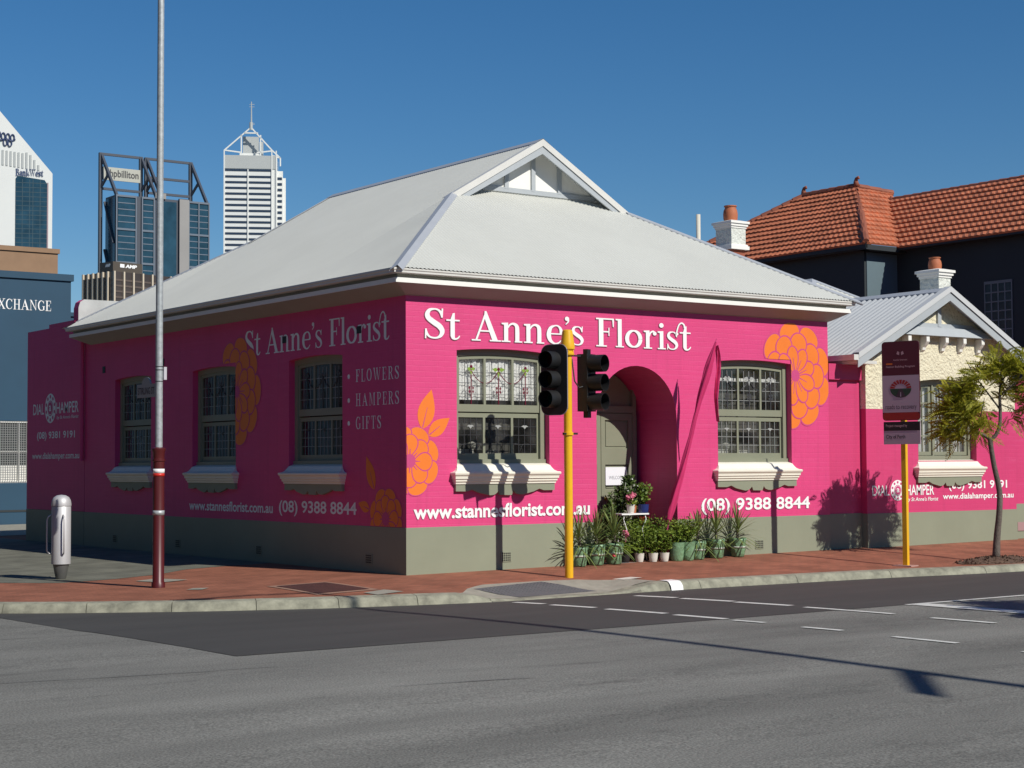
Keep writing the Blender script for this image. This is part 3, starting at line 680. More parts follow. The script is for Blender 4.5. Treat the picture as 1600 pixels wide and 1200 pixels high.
# front wall above the plinth, arch cut as a notch in its lower edge
outer = [(0,.73),(3.80,.73),(3.80,2.5)] + [(4.70+.90*math.cos(math.pi*(20-k)/20), 2.5+.90*math.sin(math.pi*(20-k)/20)) for k in range(1, 20)] + [(5.60,2.5),(5.60,.73),(XW,.73),(XW,TOP),(0,TOP)]
holes = [[(x,1.70),(x+W_,1.70)] + arch_top(x, x+W_, 1.73+SP, 1.73+CR) for x, _ in WIN_F]
mb.prism([outer]+holes, FR, 0, .3, sides=False, back=False)
for h in holes:
    for k in range(len(h)):
        (a, b), (c, e) = h[k], h[(k+1) % len(h)]; mb.face([(a,0,b),(c,0,e),(c,.32,e),(a,.32,b)])
ho = [[(y,1.70),(y+W_,1.70)] + arch_top(y, y+W_, 1.73+SP, 1.73+CR) for y, _ in WIN_L]
mb.prism([[(0,.73),(YW,.73),(YW,TOP),(0,TOP)]]+ho, LF, 0, .3, sides=False, back=False)
for h in ho:
    for k in range(len(h)):
        (a, b), (c, e) = h[k], h[(k+1) % len(h)]; mb.face([(0,a,b),(0,c,e),(.32,c,e),(.32,a,b)])
mb.face([(XW,0,-.2),(XW,YW,-.2),(XW,YW,TOP),(XW,0,TOP)]); mb.face([(0,YW,-.2),(XW,YW,-.2),(XW,YW,TOP),(0,YW,TOP)])
# porch behind the arch
DP = 1.09
ap = [(3.80,-.2),(3.80,2.5)] + [(4.70-.90*math.cos(math.pi*k/20), 2.5+.90*math.sin(math.pi*k/20)) for k in range(1, 20)] + [(5.60,2.5),(5.60,-.2)]
for p, q in zip(ap, ap[1:]): mb.face([(p[0],0,p[1]),(q[0],0,q[1]),(q[0],DP,q[1]),(p[0],DP,p[1])])
mb.done("wall", pink, shop, weld=True)
mb = MB()
for a, b in ((0,3.80),(5.60,XW)):
    mb.face([(a,-.008,-.25),(b,-.008,-.25),(b,-.008,.73),(a,-.008,.73)]); mb.face([(a,-.008,.73),(b,-.008,.73),(b,.01,.742),(a,.01,.742)])
    for x in (a, b): mb.face([(x,-.008,-.25),(x,.05,-.25),(x,.05,.73),(x,-.008,.73)])
mb.face([(-.008,-.008,-.25),(-.008,YW,-.25),(-.008,YW,.73),(-.008,-.008,.73)]); mb.face([(-.008,-.008,.73),(-.008,YW,.73),(.01,YW,.742),(.01,-.008,.742)])
mb.face([(-.008,-.008,-.25),(0,-.008,-.25),(0,-.008,.73),(-.008,-.008,.73)])
mb.done("plinth", grey_plinth, shop)
for x, stl in WIN_F:
    build_window(shop, (x, .115, 1.73), 0, stl); build_sill(shop, (x+W_/2, 0, 0), 0)
wn = build_window(shop, (.115, WIN_L[0][0]+W_, 1.73), -math.pi/2, 'net'); sn = build_sill(shop, (0, WIN_L[0][0]+W_/2, 0), -math.pi/2)
for y, _ in WIN_L[1:]:
    c = copy_tree(wn, shop); c.location = (.115, y+W_, 1.73)
    c = copy_tree(sn, shop); c.location = (0, y+W_/2, 0)
# double door in the porch
mb = MB(); mb.prism([[(3.82,-.1),(5.58,-.1),(5.58,2.5)] + [(4.7+.88*math.cos(math.pi*k/16), 2.5+.88*math.sin(math.pi*k/16)) for k in range(1, 16)] + [(3.82,2.5)]], FR, 1.06, 1.085)
mb.box(5.42, 5.5, .98, 1.06, 0, 3.1); mb.box(3.9, 3.98, .98, 1.06, 0, 3.1); mb.box(3.98, 5.42, .975, 1.06, 2.62, 2.74)
frame_d = mb.done("door_frame", sage, shop)
for x0, x1 in ((3.98, 4.695), (4.705, 5.42)):
    mb = MB(); a, b = x0+.09, x1-.09
    mb.prism([rect(x0, x1, .05, 2.61)] + [rect(a, b, z0, z1) for z0, z1 in ((1.99, 2.49), (1.25, 1.68+.02), (.25, .99))], FR, 1.0, 1.05)
    d = mb.done("door", sage, shop)
    for z0, z1 in ((1.99, 2.49), (1.25, 1.70), (.25, .99)):
        mb = MB(); mb.box(a, b, 1.035, 1.045, z0, z1); mb.box(a+.035, b-.035, 1.022, 1.036, z0+.035, z1-.035)
        mb.done("door_panel", sage, d)
mb = MB(); mb.lathe([(.0,-.05),(.025,-.045),(.03,-.025),(.012,0)], (4.78, 1.0, 1.10), 10, 'y'); mb.done("door_knob", mat("brass", (.5,.33,.1), .3, 1.), d)
mb = MB(); mb.box(3.79, 5.61, -.12, 1.1, -.2, .035); mb.done("porch_step", mat("grey_step_paint", (.20, .205, .21), .7, noise=(2, .1)), shop)

# eaves: raked soffit, white strip, shadow gap, gutter
def eave_loop(eF, eL, z, yb=YW-.32): return [(-eL,-eF,z),(XW+eF,-eF,z),(XW+eF,yb+eF,z),(-eL,yb+eF,z)]
def eave(name, prof, m, close=False):
    mb = MB(); L_ = [mb.vs(eave_loop(*p)) for p in prof]
    for A, B in zip(L_, L_[1:]):
        for j in range(4): mb.idx([A[j], A[(j+1)%4], B[(j+1)%4], B[j]])
    if close: 
        A, B = L_[-1], L_[0]
        for j in range(4): mb.idx([A[j], A[(j+1)%4], B[(j+1)%4], B[j]])
    return mb.done(name, m, shop)
eave("soffit", [(.001,.001,4.367),(.05,.05,4.385),(.20,.22,4.47),(.30,.36,4.527),(.25,.31,4.60),(.25,.31,4.72)], soffit_m)
eave("fascia_strip", [(.30,.36,4.527),(.315,.375,4.527),(.315,.375,4.600),(.25,.31,4.602)], strip_m)
eave("gutter", [(.33,.39,4.742),(.385,.455,4.745),(.385,.455,4.715),(.372,.44,4.70),(.372,.44,4.672),(.355,.42,4.662),(.262,.32,4.662),(.262,.32,4.74)], gutter_m)

# corrugated roof sheets as real ribs
TAN = .588; EZ = 4.752; E0 = .40
def corrugated(mb, n_u, org, du, ds, cols, amp=.008, pitch=.076, per=5):
    """cols(u) -> (s0, s1) run along the slope in plan; org + du*u + ds*s"""
    org = Vector(org); du = Vector(du); ds = Vector(ds); nrm = du.cross(ds).normalized()
    if nrm.z < 0: nrm = -nrm
    prev = None; u = n_u[0]
    while u <= n_u[1]+1e-6:
        s0, s1 = cols(u)
        off = nrm*(amp*math.sin(2*math.pi*u/pitch)) if s1 > s0 else nrm*0
        s1 = max(s1, s0)
        cur = mb.vs([org+du*u+ds*s0+off, org+du*u+ds*s1+off])
        if prev: mb.idx([prev[0], cur[0], cur[1], prev[1]])
        prev = cur; u += pitch/per
YG0, YG1 = 2.66, YW-2.66
mid = XW/2
mb = MB()
GB = 2.98   # gablet wall
corrugated(mb, (-E0, XW+E0), (0,-E0,EZ), (1,0,0), (0,1,TAN), lambda u: (0, min(u+E0, XW+E0-u, GB+E0)))
corrugated(mb, (-E0, YW+.06), (-E0,0,EZ), (0,1,0), (1,0,TAN), lambda u: (0, (mid+E0) if YG0 < u < YG1 else min(u+E0, YW+E0-u)))
corrugated(mb, (-E0, YW+E0), (XW+E0,0,EZ), (0,1,0), (-1,0,TAN), lambda u: (0, (mid+E0) if YG0 < u < YG1 else min(u+E0, YW+E0-u)), per=4)
corrugated(mb, (-E0, XW+E0), (0,YW+E0,EZ), (1,0,0), (0,-1,TAN), lambda u: (0, min(u+E0, XW+E0-u, GB+E0)), per=4)
roof = mb.done("roof", roof_m, shop, smooth=True, weld=False)
RZ = EZ+TAN*(mid+E0)
def flash(mb, p0, p1, n1, n2, w, lift=.014):
    """folded capping along p0-p1; n1, n2: downhill directions either side"""
    p0, p1 = Vector(p0), Vector(p1); z = Vector((0,0,lift+.012))
    for n_ in (n1, n2):
        n_ = Vector(n_).normalized()*w
        mb.face([p0+z, p1+z, p1+n_+z*.9, p0+n_+z*.9]); mb.face([p0+n_+z*.9, p1+n_+z*.9, p1+n_+z*.1, p0+n_+z*.1])
mb = MB()
def rp(x, y): return (x, y, EZ+TAN*(min(x, XW-x, y, YW-y)+E0))
fx = Vector((-1,0,-TAN)); fxr = Vector((1,0,-TAN)); fy = Vector((0,-1,-TAN)); fyr = Vector((0,1,-TAN))
flash(mb, rp(-E0,-E0), rp(2.72,2.72), fx, fy, .17); flash(mb, rp(XW+E0,-E0), rp(XW-2.72,2.72), fxr, fy, .17)
flash(mb, rp(-.06,YW+.06), rp(2.72,YW-2.72), fx, fyr, .17); flash(mb, rp(XW+E0,YW+E0), rp(XW-2.72,YW-2.72), fxr, fyr, .17)
flash(mb, (mid,YG0-.02,RZ), (mid,YG1+.02,RZ), fx, fxr, .19)
mb.done("ridge_capping", cap_m, roof)
# gablet: panel, battens, barge boards
zb = EZ+TAN*(GB+E0)
for yy, sgn in ((GB, 1), (YW-GB, -1)):
    mb = MB(); xl = GB; mb.face([(xl,yy,zb-.02),(XW-xl,yy,zb-.02),(mid,yy,RZ-.03)]); gp = mb.done("gable_panel", white_w, shop)
    mb = MB(); d = -.03*sgn
    y0, y1 = sorted((yy, yy+d))
    mb.box(xl+.25, XW-xl-.25, y0, y1, zb+.02, zb+.11)
    for x in (mid-.62, mid, mid+.62): mb.box(x-.045, x+.045, y0-.004, y1-.001, zb+.08, RZ-.03-abs(x-mid)*TAN)
    mb.done("batten", barge_m, gp)
    yb = YG0 if sgn > 0 else YG1
    mb = MB(); mc = MB()
    for s in (-1, 1):
        # board
        x0 = mid + s*(mid+E0-(YG0+E0)+.10); z0 = RZ-TAN*abs(x0-mid)
        a = Vector((mid, yb, RZ-.02)); b = Vector((x0, yb, z0-.02)); dn = Vector((0,0,-.24)); dy = Vector((0,.03*sgn,0))
        for q in ([a,b,b+dn*.8,a+dn],): mb.face(q); mb.face([p+dy for p in q])
        mb.face([a+dn,b+dn*.8,b+dn*.8+dy,a+dn+dy]); mb.face([b,b+dn*.8,b+dn*.8+dy,b+dy])
        # soffit lining of the gablet overhang
        mb.face([a+dn*.2, b+dn*.2, b+dn*.2+Vector((0,.34*sgn,0)), a+dn*.2+Vector((0,.34*sgn,0))])
        # light barge capping
        u = Vector((0,0,.035)); o = Vector((0,-.02*sgn,0)); dn2 = Vector((0,0,-.095))
        mc.face([a+u+o, b+u+o, b+dn2+o, a+dn2+o]); mc.face([a+u+o, b+u+o, b+u-o*7, a+u-o*7])
    bb = mb.done("barge_board", barge_m, shop); mc.done("barge_capping", gutter_m, bb)

# signwriting and painted flowers
D0 = -.003
def words(parent, mats, *jobs):
    """one part per painted phrase; a job is a function of the mesh builder"""
    for job in jobs:
        mb = MB(); job(mb); mb.done("lettering", mats, parent, weld=False)
def two(f, g):
    def job(mb): f(mb); mb.cur = 1; g(mb)
    return job
words(shop, [white_p, outline_p],
    two(lambda m: serif(m, "St Anne's Florist", FR, .318, 5.97, 3.705, .485, D0-.002, lig=True), lambda m: serif(m, "St Anne's Florist", FR, .308, 5.96, 3.695, .485, D0, fat=.012, lig=True)),
    two(lambda m: put_text(m, "www.stannesflorist.com.au", FR, .13, 3.64, .862, 1.09, D0-.002, bold=.028), lambda m: put_text(m, "www.stannesflorist.com.au", FR, .122, 3.632, .852, 1.084, D0, bold=.034)),
    two(lambda m: put_text(m, "(08) 9388 8844", FR, 6.16, 8.87, .80, 1.09, D0-.002, bold=.02), lambda m: put_text(m, "(08) 9388 8844", FR, 6.152, 8.862, .79, 1.084, D0, bold=.026)))
def bullet(body, z, a1):
    def job(m):
        serif(m, body, LF, 1.53, a1, z, .205, D0, sp=.22); m.face([(D0, 1.755+.04*math.cos(k*math.pi/6), z+.10+.04*math.sin(k*math.pi/6)) for k in range(12)])
    return job
words(shop, white_p, lambda m: serif(m, "St Anne's Florist", LF, 5.50, .47, 3.705, .46, D0, lig=True),
    bullet("FLOWERS", 3.07, .19), bullet("HAMPERS", 2.675, .19), bullet("GIFTS", 2.30, .73),
    lambda m: put_text(m, "www.stannesflorist.com.au", LF, 7.82, 4.40, .875, 1.06, D0, bold=.02),
    lambda m: put_text(m, "(08) 9388 8844", LF, 4.17, 1.51, .84, 1.11, D0, bold=.018))

def petal(cx, cy, ang, r0, r1, w, n=16):
    """rounded petal outline from radius r0 to r1"""
    out = []
    for k in range(n+1):
        t = 1-(1-k/n)**1.9; rr = r0+(r1-r0)*t; hw_ = w*((.12+.88*math.sin(math.pi/2*t/.60)**.9) if t < .60 else math.sqrt(max(1-((t-.60)/.40)**2, 0)))
        out.append((rr, hw_))
    pts = [(a, b) for a, b in out] + [(a, -b) for a, b in out[::-1]]
    c, s = math.cos(ang), math.sin(ang)
    return [(cx+a*c-b*s, cy+a*s+b*c) for a, b in pts]
def paint_poly(mb, poly, fn, dep, regions):
    for reg in regions:
        p = poly
        for h in reg:
            p = clip(p, *h)
            if len(p) < 3: break
        if len(p) >= 3: mb.face([fn(a, b, dep) for a, b in p])
def dahlia(mb, cx, cy, fn, dep, regions, Rr=.95, rings_=((1.0, .62, 9, .27, .0), (.80, .42, 9, .215, .5), (.55, .10, 9, .135, .0)), squash=1.):
    k_ = 0; sg = 1
    for ro, ri, n, w, ph in rings_:
        for i in range(n):
            a = 2*math.pi*(i+ph)/n + .35
            r1 = ro*Rr; g = .030 if Rr > .7 else .02
            k_ += 1
            pg = [(cx+(x-cx)*squash, y) for x, y in petal(cx, cy, a, max(ri*Rr-.12*Rr, .07), r1+g*.55, w*Rr+g)]
            pp = [(cx+(x-cx)*squash, y) for x, y in petal(cx, cy, a, max(ri*Rr-.12*Rr, .07)+.02, r1-g*.25, w*Rr-.002)]
            mb.cur = 1; paint_poly(mb, pg, fn, dep-.0004*k_, regions)
            mb.cur = 0; paint_poly(mb, pp, fn, dep-.0004*k_-.0002, regions)
    mb.cur = 1
    for i in range(rings_[-1][2]):                # fine centre strokes
        a = 2*math.pi*(i+rings_[-1][4])/rings_[-1][2] + .35
        c, s = math.cos(a), math.sin(a); q = [(.10,.012),(.34*Rr,.006),(.34*Rr,-.006),(.10,-.012)]
        paint_poly(mb, [(cx+(u*c-v*s)*squash, cy+u*s+v*c) for u, v in q], fn, dep-.0004*k_-.0006, regions)
    paint_poly(mb, [(cx+.11*math.cos(j*math.pi/6), cy+.11*math.sin(j*math.pi/6)) for j in range(12)], fn, dep-.0004*k_-.0008, regions)
    mb.cur = 0
def leaf2(mb, base, tip, w, fn, dep):
    bx, by = base; tx, ty = tip; l = math.hypot(tx-bx, ty-by); a = math.atan2(ty-by, tx-bx); c, s = math.cos(a), math.sin(a)
    pts = [(l*t, w*math.sin(math.pi*t**.8)) for t in [k/10 for k in range(11)]]
    poly = [(u, v) for u, v in pts] + [(u, -v) for u, v in pts[::-1][1:-1]]
    mb.cur = 0; mb.face([fn(bx+u*c-v*s, by+u*s+v*c, dep) for u, v in poly])
    mb.cur = 1; q = [(l*.05,.011),(l*.55,.004),(l*.55,-.004),(l*.05,-.011)]
    mb.face([fn(bx+u*c-v*s, by+u*s+v*c, dep-.0005) for u, v in q]); mb.cur = 0
# right of the right-hand front window
x1 = WIN_F[1][0]+W_
mb = MB(); dahlia(mb, 8.53, 3.33, FR, -.003, [[(-1,0,-x1),(1,0,XW-.003),(0,1,4.30)], [(1,0,x1),(0,-1,-3.62)]], 1.0, squash=.93)
mb.done("painted_flower", [orange, pink_line], shop, weld=False)
mb = MB(); y1 = WIN_L[1][0]
dahlia(mb, 5.78, 3.08, LF, -.003, [[(1,0,y1),(0,1,4.36)], [(-1,0,-y1),(0,-1,-3.62)]], 1.0, squash=.93)
mb.done("painted_flower", [orange, pink_line], shop, weld=False)
small = ((1.0, .5, 8, .33, .0), (.74, .12, 8, .24, .5))
mb = MB(); dahlia(mb, .06, 1.775, FR, -.003, [[(-1,0,-.004)]], .56, small)
leaf2(mb, (.295, 2.27), (.475, 2.90), .155, FR, -.003); leaf2(mb, (.41, 2.17), (.815, 2.455), .12, FR, -.003)
mb.done("painted_flower", [orange, pink_line], shop, weld=False)
mb = MB(); dahlia(mb, .60, .86, LF, -.003, [[(0,-1,-.745),(-1,0,-.01)]], .50, small)
leaf2(mb, (.95, 1.32), (1.20, 1.86), .13, LF, -.003); leaf2(mb, (1.10, 1.0), (1.45, 1.10), .09, LF, -.003)
mb.done("painted_flower", [orange, pink_line], shop, weld=False)

# air bricks, downpipe
def air_brick(fn, a, b, dep, parent, m=None):
    mb = MB(); mb.prism([rect(a, a+.21, b, b+.16)], fn, dep, dep+.012); o = mb.done("air_vent", m or grey_plinth, parent)
    mb = MB()
    for i in range(5):
        for j in range(4): mb.prism([rect(a+.02+i*.036, a+.044+i*.036, b+.014+j*.036, b+.038+j*.036)], fn, dep-.002, dep-.001, sides=False, back=False)
    mb.done("vent_hole", black_in, o)
air_brick(FR, 1.79, .14, -.02, shop); air_brick(FR, 7.45, .16, -.02, shop)
for y in (1.0, 4.8, 8.2, 11.3): air_brick(LF, y, .13, -.02, shop)
for y in (9.0, 12.0, 3.9, 1.35): 
    mb = MB(); mb.box(-.01, 0, y, y+.14, 3.86 if y < 8 else 3.72, 3.98 if y < 8 else 3.86); mb.done("wall_vent", black_pl, shop)
mb = MB(); mb.tube([(-.05,YW+.05,4.45),(-.05,YW+.05,3),(-.05,YW+.05,1.85)], .042, 8); mb.done("downpipe", pink, shop)
# stepped parapet at the far end, with its white fire wall
mb = MB()
pp = [(YW+.02,-.2),(16.7,-.2),(16.7,4.90),(15.32,4.90),(15.32,4.985),(13.75,4.985),(13.75,4.93),(YW+.02,4.93)]
mb.prism([[(a, max(b, .74)) for a, b in pp]], LF, .0, .25)
mb.face([(0,16.7,.74),(9,16.7,.74),(9,16.7,4.9),(0,16.7,4.9)]); mb.done("parapet_wall", pink, shop)
mb = MB(); mb.box(-.006, .25, YW+.03, 16.71, -.25, .735); mb.done("plinth", grey_plinth, shop)
mb = MB(); fw_ = [(.03,4.6),(.03,5.25),(.07,5.38),(.16,5.44),(4,5.44),(4,4.6)]; mb.prism([fw_], FR, 13.62, 13.9)
o = mb.done("fire_wall", [mat("weathered_white", (.44,.45,.44), .7, noise=(1.5,.18)), pink], shop)
for p in o.data.polygons:
    if p.normal.x < -.3: p.material_index = 1
mb = MB(); mb.box(.03, .24, 13.44, 13.61, 4.60, 4.965); mb.done("end_pier", white_w, shop)
def dial_logo(mb, ca, cb, ra, rb, fn, dep):
    el = lambda x, y, a, b, n=28: [(x+a*math.cos(2*math.pi*k/n), y+b*math.sin(2*math.pi*k/n)) for k in range(n)]
    mb.cur = 0; mb.face([fn(a, b, dep) for a, b in el(ca, cb, ra, rb)])
    mb.cur = 1
    for k in range(10):
        an = 2*math.pi*k/10+math.pi/2
        mb.face([fn(a, b, dep-.002) for a, b in el(ca+ra*.78*math.cos(an), cb+rb*.78*math.sin(an), ra*.125, rb*.125, 12)])
    mb.face([fn(a, b, dep-.002) for a, b in el(ca, cb, ra*.52, rb*.52)])
    mb.cur = 0; mb.face([fn(a, b, dep-.004) for a, b in el(ca, cb, ra*.46, rb*.46)])
    mb.cur = 1; mb.face([fn(a, b, dep-.006) for a, b in el(ca, cb, ra*.42, rb*.42)]); mb.cur = 0
    sg = -1 if fn is LF else 1
    put_text(mb, "a", fn, ca-sg*ra*.2, ca+sg*ra*.2, cb-rb*.2, cb+rb*.2, dep-.008, bold=.02)
def dial_sign(m):
    put_text(m, "DIAL", LF, 16.30, 15.60, 2.93, 3.18, D0, bold=.012); put_text(m, "HAMPER", LF, 14.83, 13.50, 2.93, 3.18, D0, bold=.012)
    put_text(m, "by St Anne's Florist", LF, 14.8, 13.5, 2.78, 2.88, D0, bold=.01, shear=.2); dial_logo(m, 15.2, 3.06, .34, .34, LF, D0)
words(shop, [white_p, pink_line], dial_sign, lambda m: put_text(m, "(08) 9381 9191", LF, 16.04, 13.7, 2.32, 2.53, D0, bold=.02),
    lambda m: put_text(m, "www.dialahamper.com.au", LF, 16.35, 13.44, 1.86, 2.05, D0, bold=.016))

# ------------------------------------------------------------------ the gabled annex on the right
annex = thing("gabled_annex", "pink and cream roughcast cottage with grey steel gable roof beside the florist shop", "cottage", (0,0,0))
AX0, AX1, ACX = 10.32, 14.80, 12.45
AZ = 5.14; AT = .525; AE0, AE1 = 9.78, 15.12
ahole = [(11.80,1.74),(13.56,1.74)] + arch_top(11.80, 13.56, 3.30, 3.36)
YA = -.10
mb = MB()
# pink lower wall, cream roughcast above
def split_wall(mb, z0, z1, x0=AX0, x1=AX1):
    pass
lo = [(AX0,.73),(AX1,.73),(AX1,2.74),(13.56,2.74),(13.56,1.74),(11.80,1.74),(11.80,2.74),(AX0,2.74)]
mb.prism([lo], FR, YA, .3, back=False)
mb.face([(AX1,YA,.73),(AX1,9,.73),(AX1,9,4),(AX1,YA,4)])
# link between shop and annex with its capped top
mb.face([(XW,.04,-.2),(AX0+.1,.04,-.2),(AX0+.1,.04,3.30),(XW,.04,3.30)]); mb.box(XW+.001, AX0-.001, -.02, .2, 3.285, 3.585)
mb.box(AX1+.005, 26, .02, .3, .80, 3.4)
mb.done("wall", pink_annex, annex)
mb = MB()
zt = lambda x: AZ-.06-AT*abs(x-ACX)
hi = [(AX0,2.74),(11.80,2.74),(11.80,3.30)] + arch_top(11.80, 13.56, 3.30, 3.36)[::-1] + [(13.56,3.30),(13.56,2.74),(AX1,2.74),(AX1,zt(AX1)),(ACX,zt(ACX)),(AX0,zt(AX0))]
mb.prism([hi], FR, YA-.004, .3, back=False)
mb.done("roughcast_gable", roughcast, annex)
mb = MB(); mb.box(AX0-.006, AX1+.006, YA-.012, .2, -.2, .735); mb.box(XW+.002, AX0-.008, .028, .2, -.2, .745); mb.box(AX1+.008, 26, .008, .3, -.2, .84); mb.done("plinth", grey_plinth, annex)
# roof
mb = MB()
hl = ACX-AE0; hr = AE1-ACX
corrugated(mb, (-.42, 6.5), (AE0,0,AZ-AT*hl), (0,1,0), (1,0,AT), lambda u: (0, hl), amp=.017, pitch=.15)
corrugated(mb, (-.42, 6.5), (AE1,0,AZ-AT*hr), (0,1,0), (-1,0,AT), lambda u: (0, hr), amp=.017, pitch=.15)
ar = mb.done("roof", mat("grey_white_roof_steel", (.50, .515, .52), .42, noise=(.8, .06)), annex, smooth=True, weld=False)
mb = MB(); flash(mb, (ACX,-.44,AZ), (ACX,6.5,AZ), (-1,0,-AT), (1,0,-AT), .17)
mb.done("ridge_capping", cap_m, ar)
mb = MB()
for s, ex in ((-1, AE0), (1, AE1)):
    a = Vector((ACX, -.42, AZ+.01)); b = Vector((ex, -.42, AZ-AT*abs(ex-ACX)+.01)); dn = Vector((0,0,-.25)); dy = Vector((0,.03,0))
    mb.face([a,b,b+dn,a+dn]); mb.face([a+dn,b+dn,b+dn+dy,a+dn+dy]); mb.face([a+dy,b+dy,b+dn+dy,a+dn+dy]); mb.face([b,b+dn,b+dn+dy,b+dy])
    mb.face([a+dn*.3+dy,b+dn*.3+dy,b+dn*.3+Vector((0,.34,0)),a+dn*.3+Vector((0,.34,0))])
bb = mb.done("barge_board", barge_m, annex)
mb = MB()
for s, ex in ((-1, AE0), (1, AE1)):
    a = Vector((ACX, -.445, AZ+.045)); b = Vector((ex, -.445, AZ-AT*abs(ex-ACX)+.045)); dn = Vector((0,0,-.115)); iy = Vector((0,.16,0))
    mb.face([a,b,b+dn,a+dn]); mb.face([a,b,b+iy,a+iy])
mb.done("barge_capping", mat("light_grey_capping", (.56, .57, .57), .4), bb)
mb = MB(); gz = AZ-AT*hl
mb.box(AE0-.13, AE0-.002, -.44, 6, gz-.10, gz+.005); mb.box(AE0+.002, AX0, -.40, 6, gz-.16, gz-.10); mb.done("gutter", gutter_m, annex)
# gable dressing: king post, pent strip, brackets
mb = MB(); mb.box(ACX-.05, ACX+.05, YA-.05, YA-.005, 4.40, zt(ACX)-.02); mb.done("king_post", barge_m, annex)
mb = MB()
za, zb2, zc = 4.20, 4.37, 4.46
xw = lambda z: (AZ-.16-z)/AT
for (y0, z0, y1, z1) in ((-.30, za, -.22, zb2), (-.22, zb2, -.14, zb2+.02), (-.14, zb2+.02, -.14, zc)):
    w0, w1 = xw(z0), xw(z1); mb.face([(ACX-w0,y0,z0),(ACX+w0,y0,z0),(ACX+w1,y1,z1),(ACX-w1,y1,z1)])
w0 = xw(za); mb.face([(ACX-w0,-.30,za),(ACX+w0,-.30,za),(ACX+w0,YA,za),(ACX-w0,YA,za)])
w1 = xw(zc); mb.face([(ACX-w1,-.14,zc),(ACX+w1,-.14,zc),(ACX+w1,YA,zc),(ACX-w1,YA,zc)])
mb.done("pent_strip", barge_m, annex)
for x in (11.42, 11.95, 12.52, 13.06, 13.62):
    mb = MB(); pr = [(YA,4.19),(-.27,4.19),(-.27,4.08),(-.22,4.02),(-.17,3.97),(-.16,3.92),(YA,3.88)]
    mb.prism([[(a, b) for a, b in pr]], lambda a, b, d: (d, a, b), x-.045, x+.045); mb.done("bracket", white_w, annex)
# window of three small-paned casements
mb = MB(); W2 = 1.76
mb.prism([[(0,0),(W2,0)] + arch_top(0, W2, 1.56, 1.62)] + [rect(.09+k*.54, .09+k*.54+.50, .10, 1.50) for k in range(3)], FR, 0, .10)
wn2 = mb.done("window", sage, annex); wn2.location = (11.80, .04, 1.74)
for k in range(3):
    x0 = .09+k*.54
    mb = MB(); mb.prism([rect(x0+.01, x0+.49, .11, 1.49)] + [rect(x0+.07+i*.185, x0+.07+i*.185+.165, .18+j*.325, .18+j*.325+.30) for i in range(2) for j in range(4)], FR, .03, .06)
    mb.done("casement", sage, wn2)
mb = MB(); mb.face([(.09,.045,.1),(1.67,.045,.1),(1.67,.045,1.5),(.09,.045,1.5)]); mb.done("glass_pane", glass, wn2, weld=False)
mb = MB(); n = 50; rows = [mb.vs([(.05+1.66*k/n, .12+.02*math.sin(k*1.7), z) for k in range(n+1)]) for z in (.08, 1.55)]
for k in range(n): mb.idx([rows[0][k], rows[0][k+1], rows[1][k+1], rows[1][k]])
mb.done("curtain", mat("white_net_curtain", (.6,.6,.62), .8, noise=(2,.25)), wn2, smooth=True)
sl2 = build_sill(annex, (12.68, YA, 0.02), 0, .90)
dx = YA-.006
def dial_sign2(m):
    put_text(m, "DIAL", FR, 10.46, 10.94, 1.07, 1.27, dx, bold=.012); put_text(m, "HAMPER", FR, 11.42, 12.24, 1.07, 1.27, dx, bold=.012)
    put_text(m, "by St Anne's Florist", FR, 11.42, 12.36, .93, 1.03, dx, bold=.012, shear=.2); dial_logo(m, 11.18, 1.17, .20, .20, FR, dx)
words(annex, [white_p, pink_line], dial_sign2, lambda m: put_text(m, "(08) 9381 9191", FR, 12.68, 14.50, 1.13, 1.34, dx, bold=.022),
    lambda m: put_text(m, "www.dialahamper.com.au", FR, 12.50, 14.70, .94, 1.09, dx, bold=.02))
mb = MB(); mb.prism([rect(14.95, 15.8, .28, .46)], FR, -.008, .0); mb.done("wall_plaque", mat("dusty_pink_plaque", (.36,.22,.22), .6), annex)
# rear hip roof with the chimneys
mb = MB()
RA = (14.2, 5.0, 5.92); re_ = 2.6; rzz = RA[2]-TAN*re_
corrugated(mb, (RA[0]-re_, RA[0]+re_), (0, RA[1]-re_, rzz), (1,0,0), (0,1,TAN), lambda u: (0, min(u-RA[0]+re_, RA[0]+re_-u)), per=4)
corrugated(mb, (RA[1]-re_, 12), (RA[0]-re_, 0, rzz), (0,1,0), (1,0,TAN), lambda u: (0, min(u-RA[1]+re_, re_)), per=4)
corrugated(mb, (RA[1]-re_, 12), (RA[0]+re_, 0, rzz), (0,1,0), (-1,0,TAN), lambda u: (0, min(u-RA[1]+re_, re_)), per=4)
rr = mb.done("rear_roof", roof_m, annex, smooth=True, weld=False)
mb = MB(); flash(mb, (RA[0]-re_, RA[1]-re_, rzz), RA, (-1,0,-TAN), (0,-1,-TAN), .15); flash(mb, (RA[0]+re_, RA[1]-re_, rzz), RA, (1,0,-TAN), (0,-1,-TAN), .15); flash(mb, RA, (RA[0],12,RA[2]), (-1,0,-TAN), (1,0,-TAN), .17)
mb.done("ridge_capping", cap_m, rr)
mb = MB(); mb.box(RA[0]-re_+.4, RA[0]+re_-.4, RA[1]-re_+.4, 12, -.2, rzz+.1); mb.done("rear_wall", pink, annex)
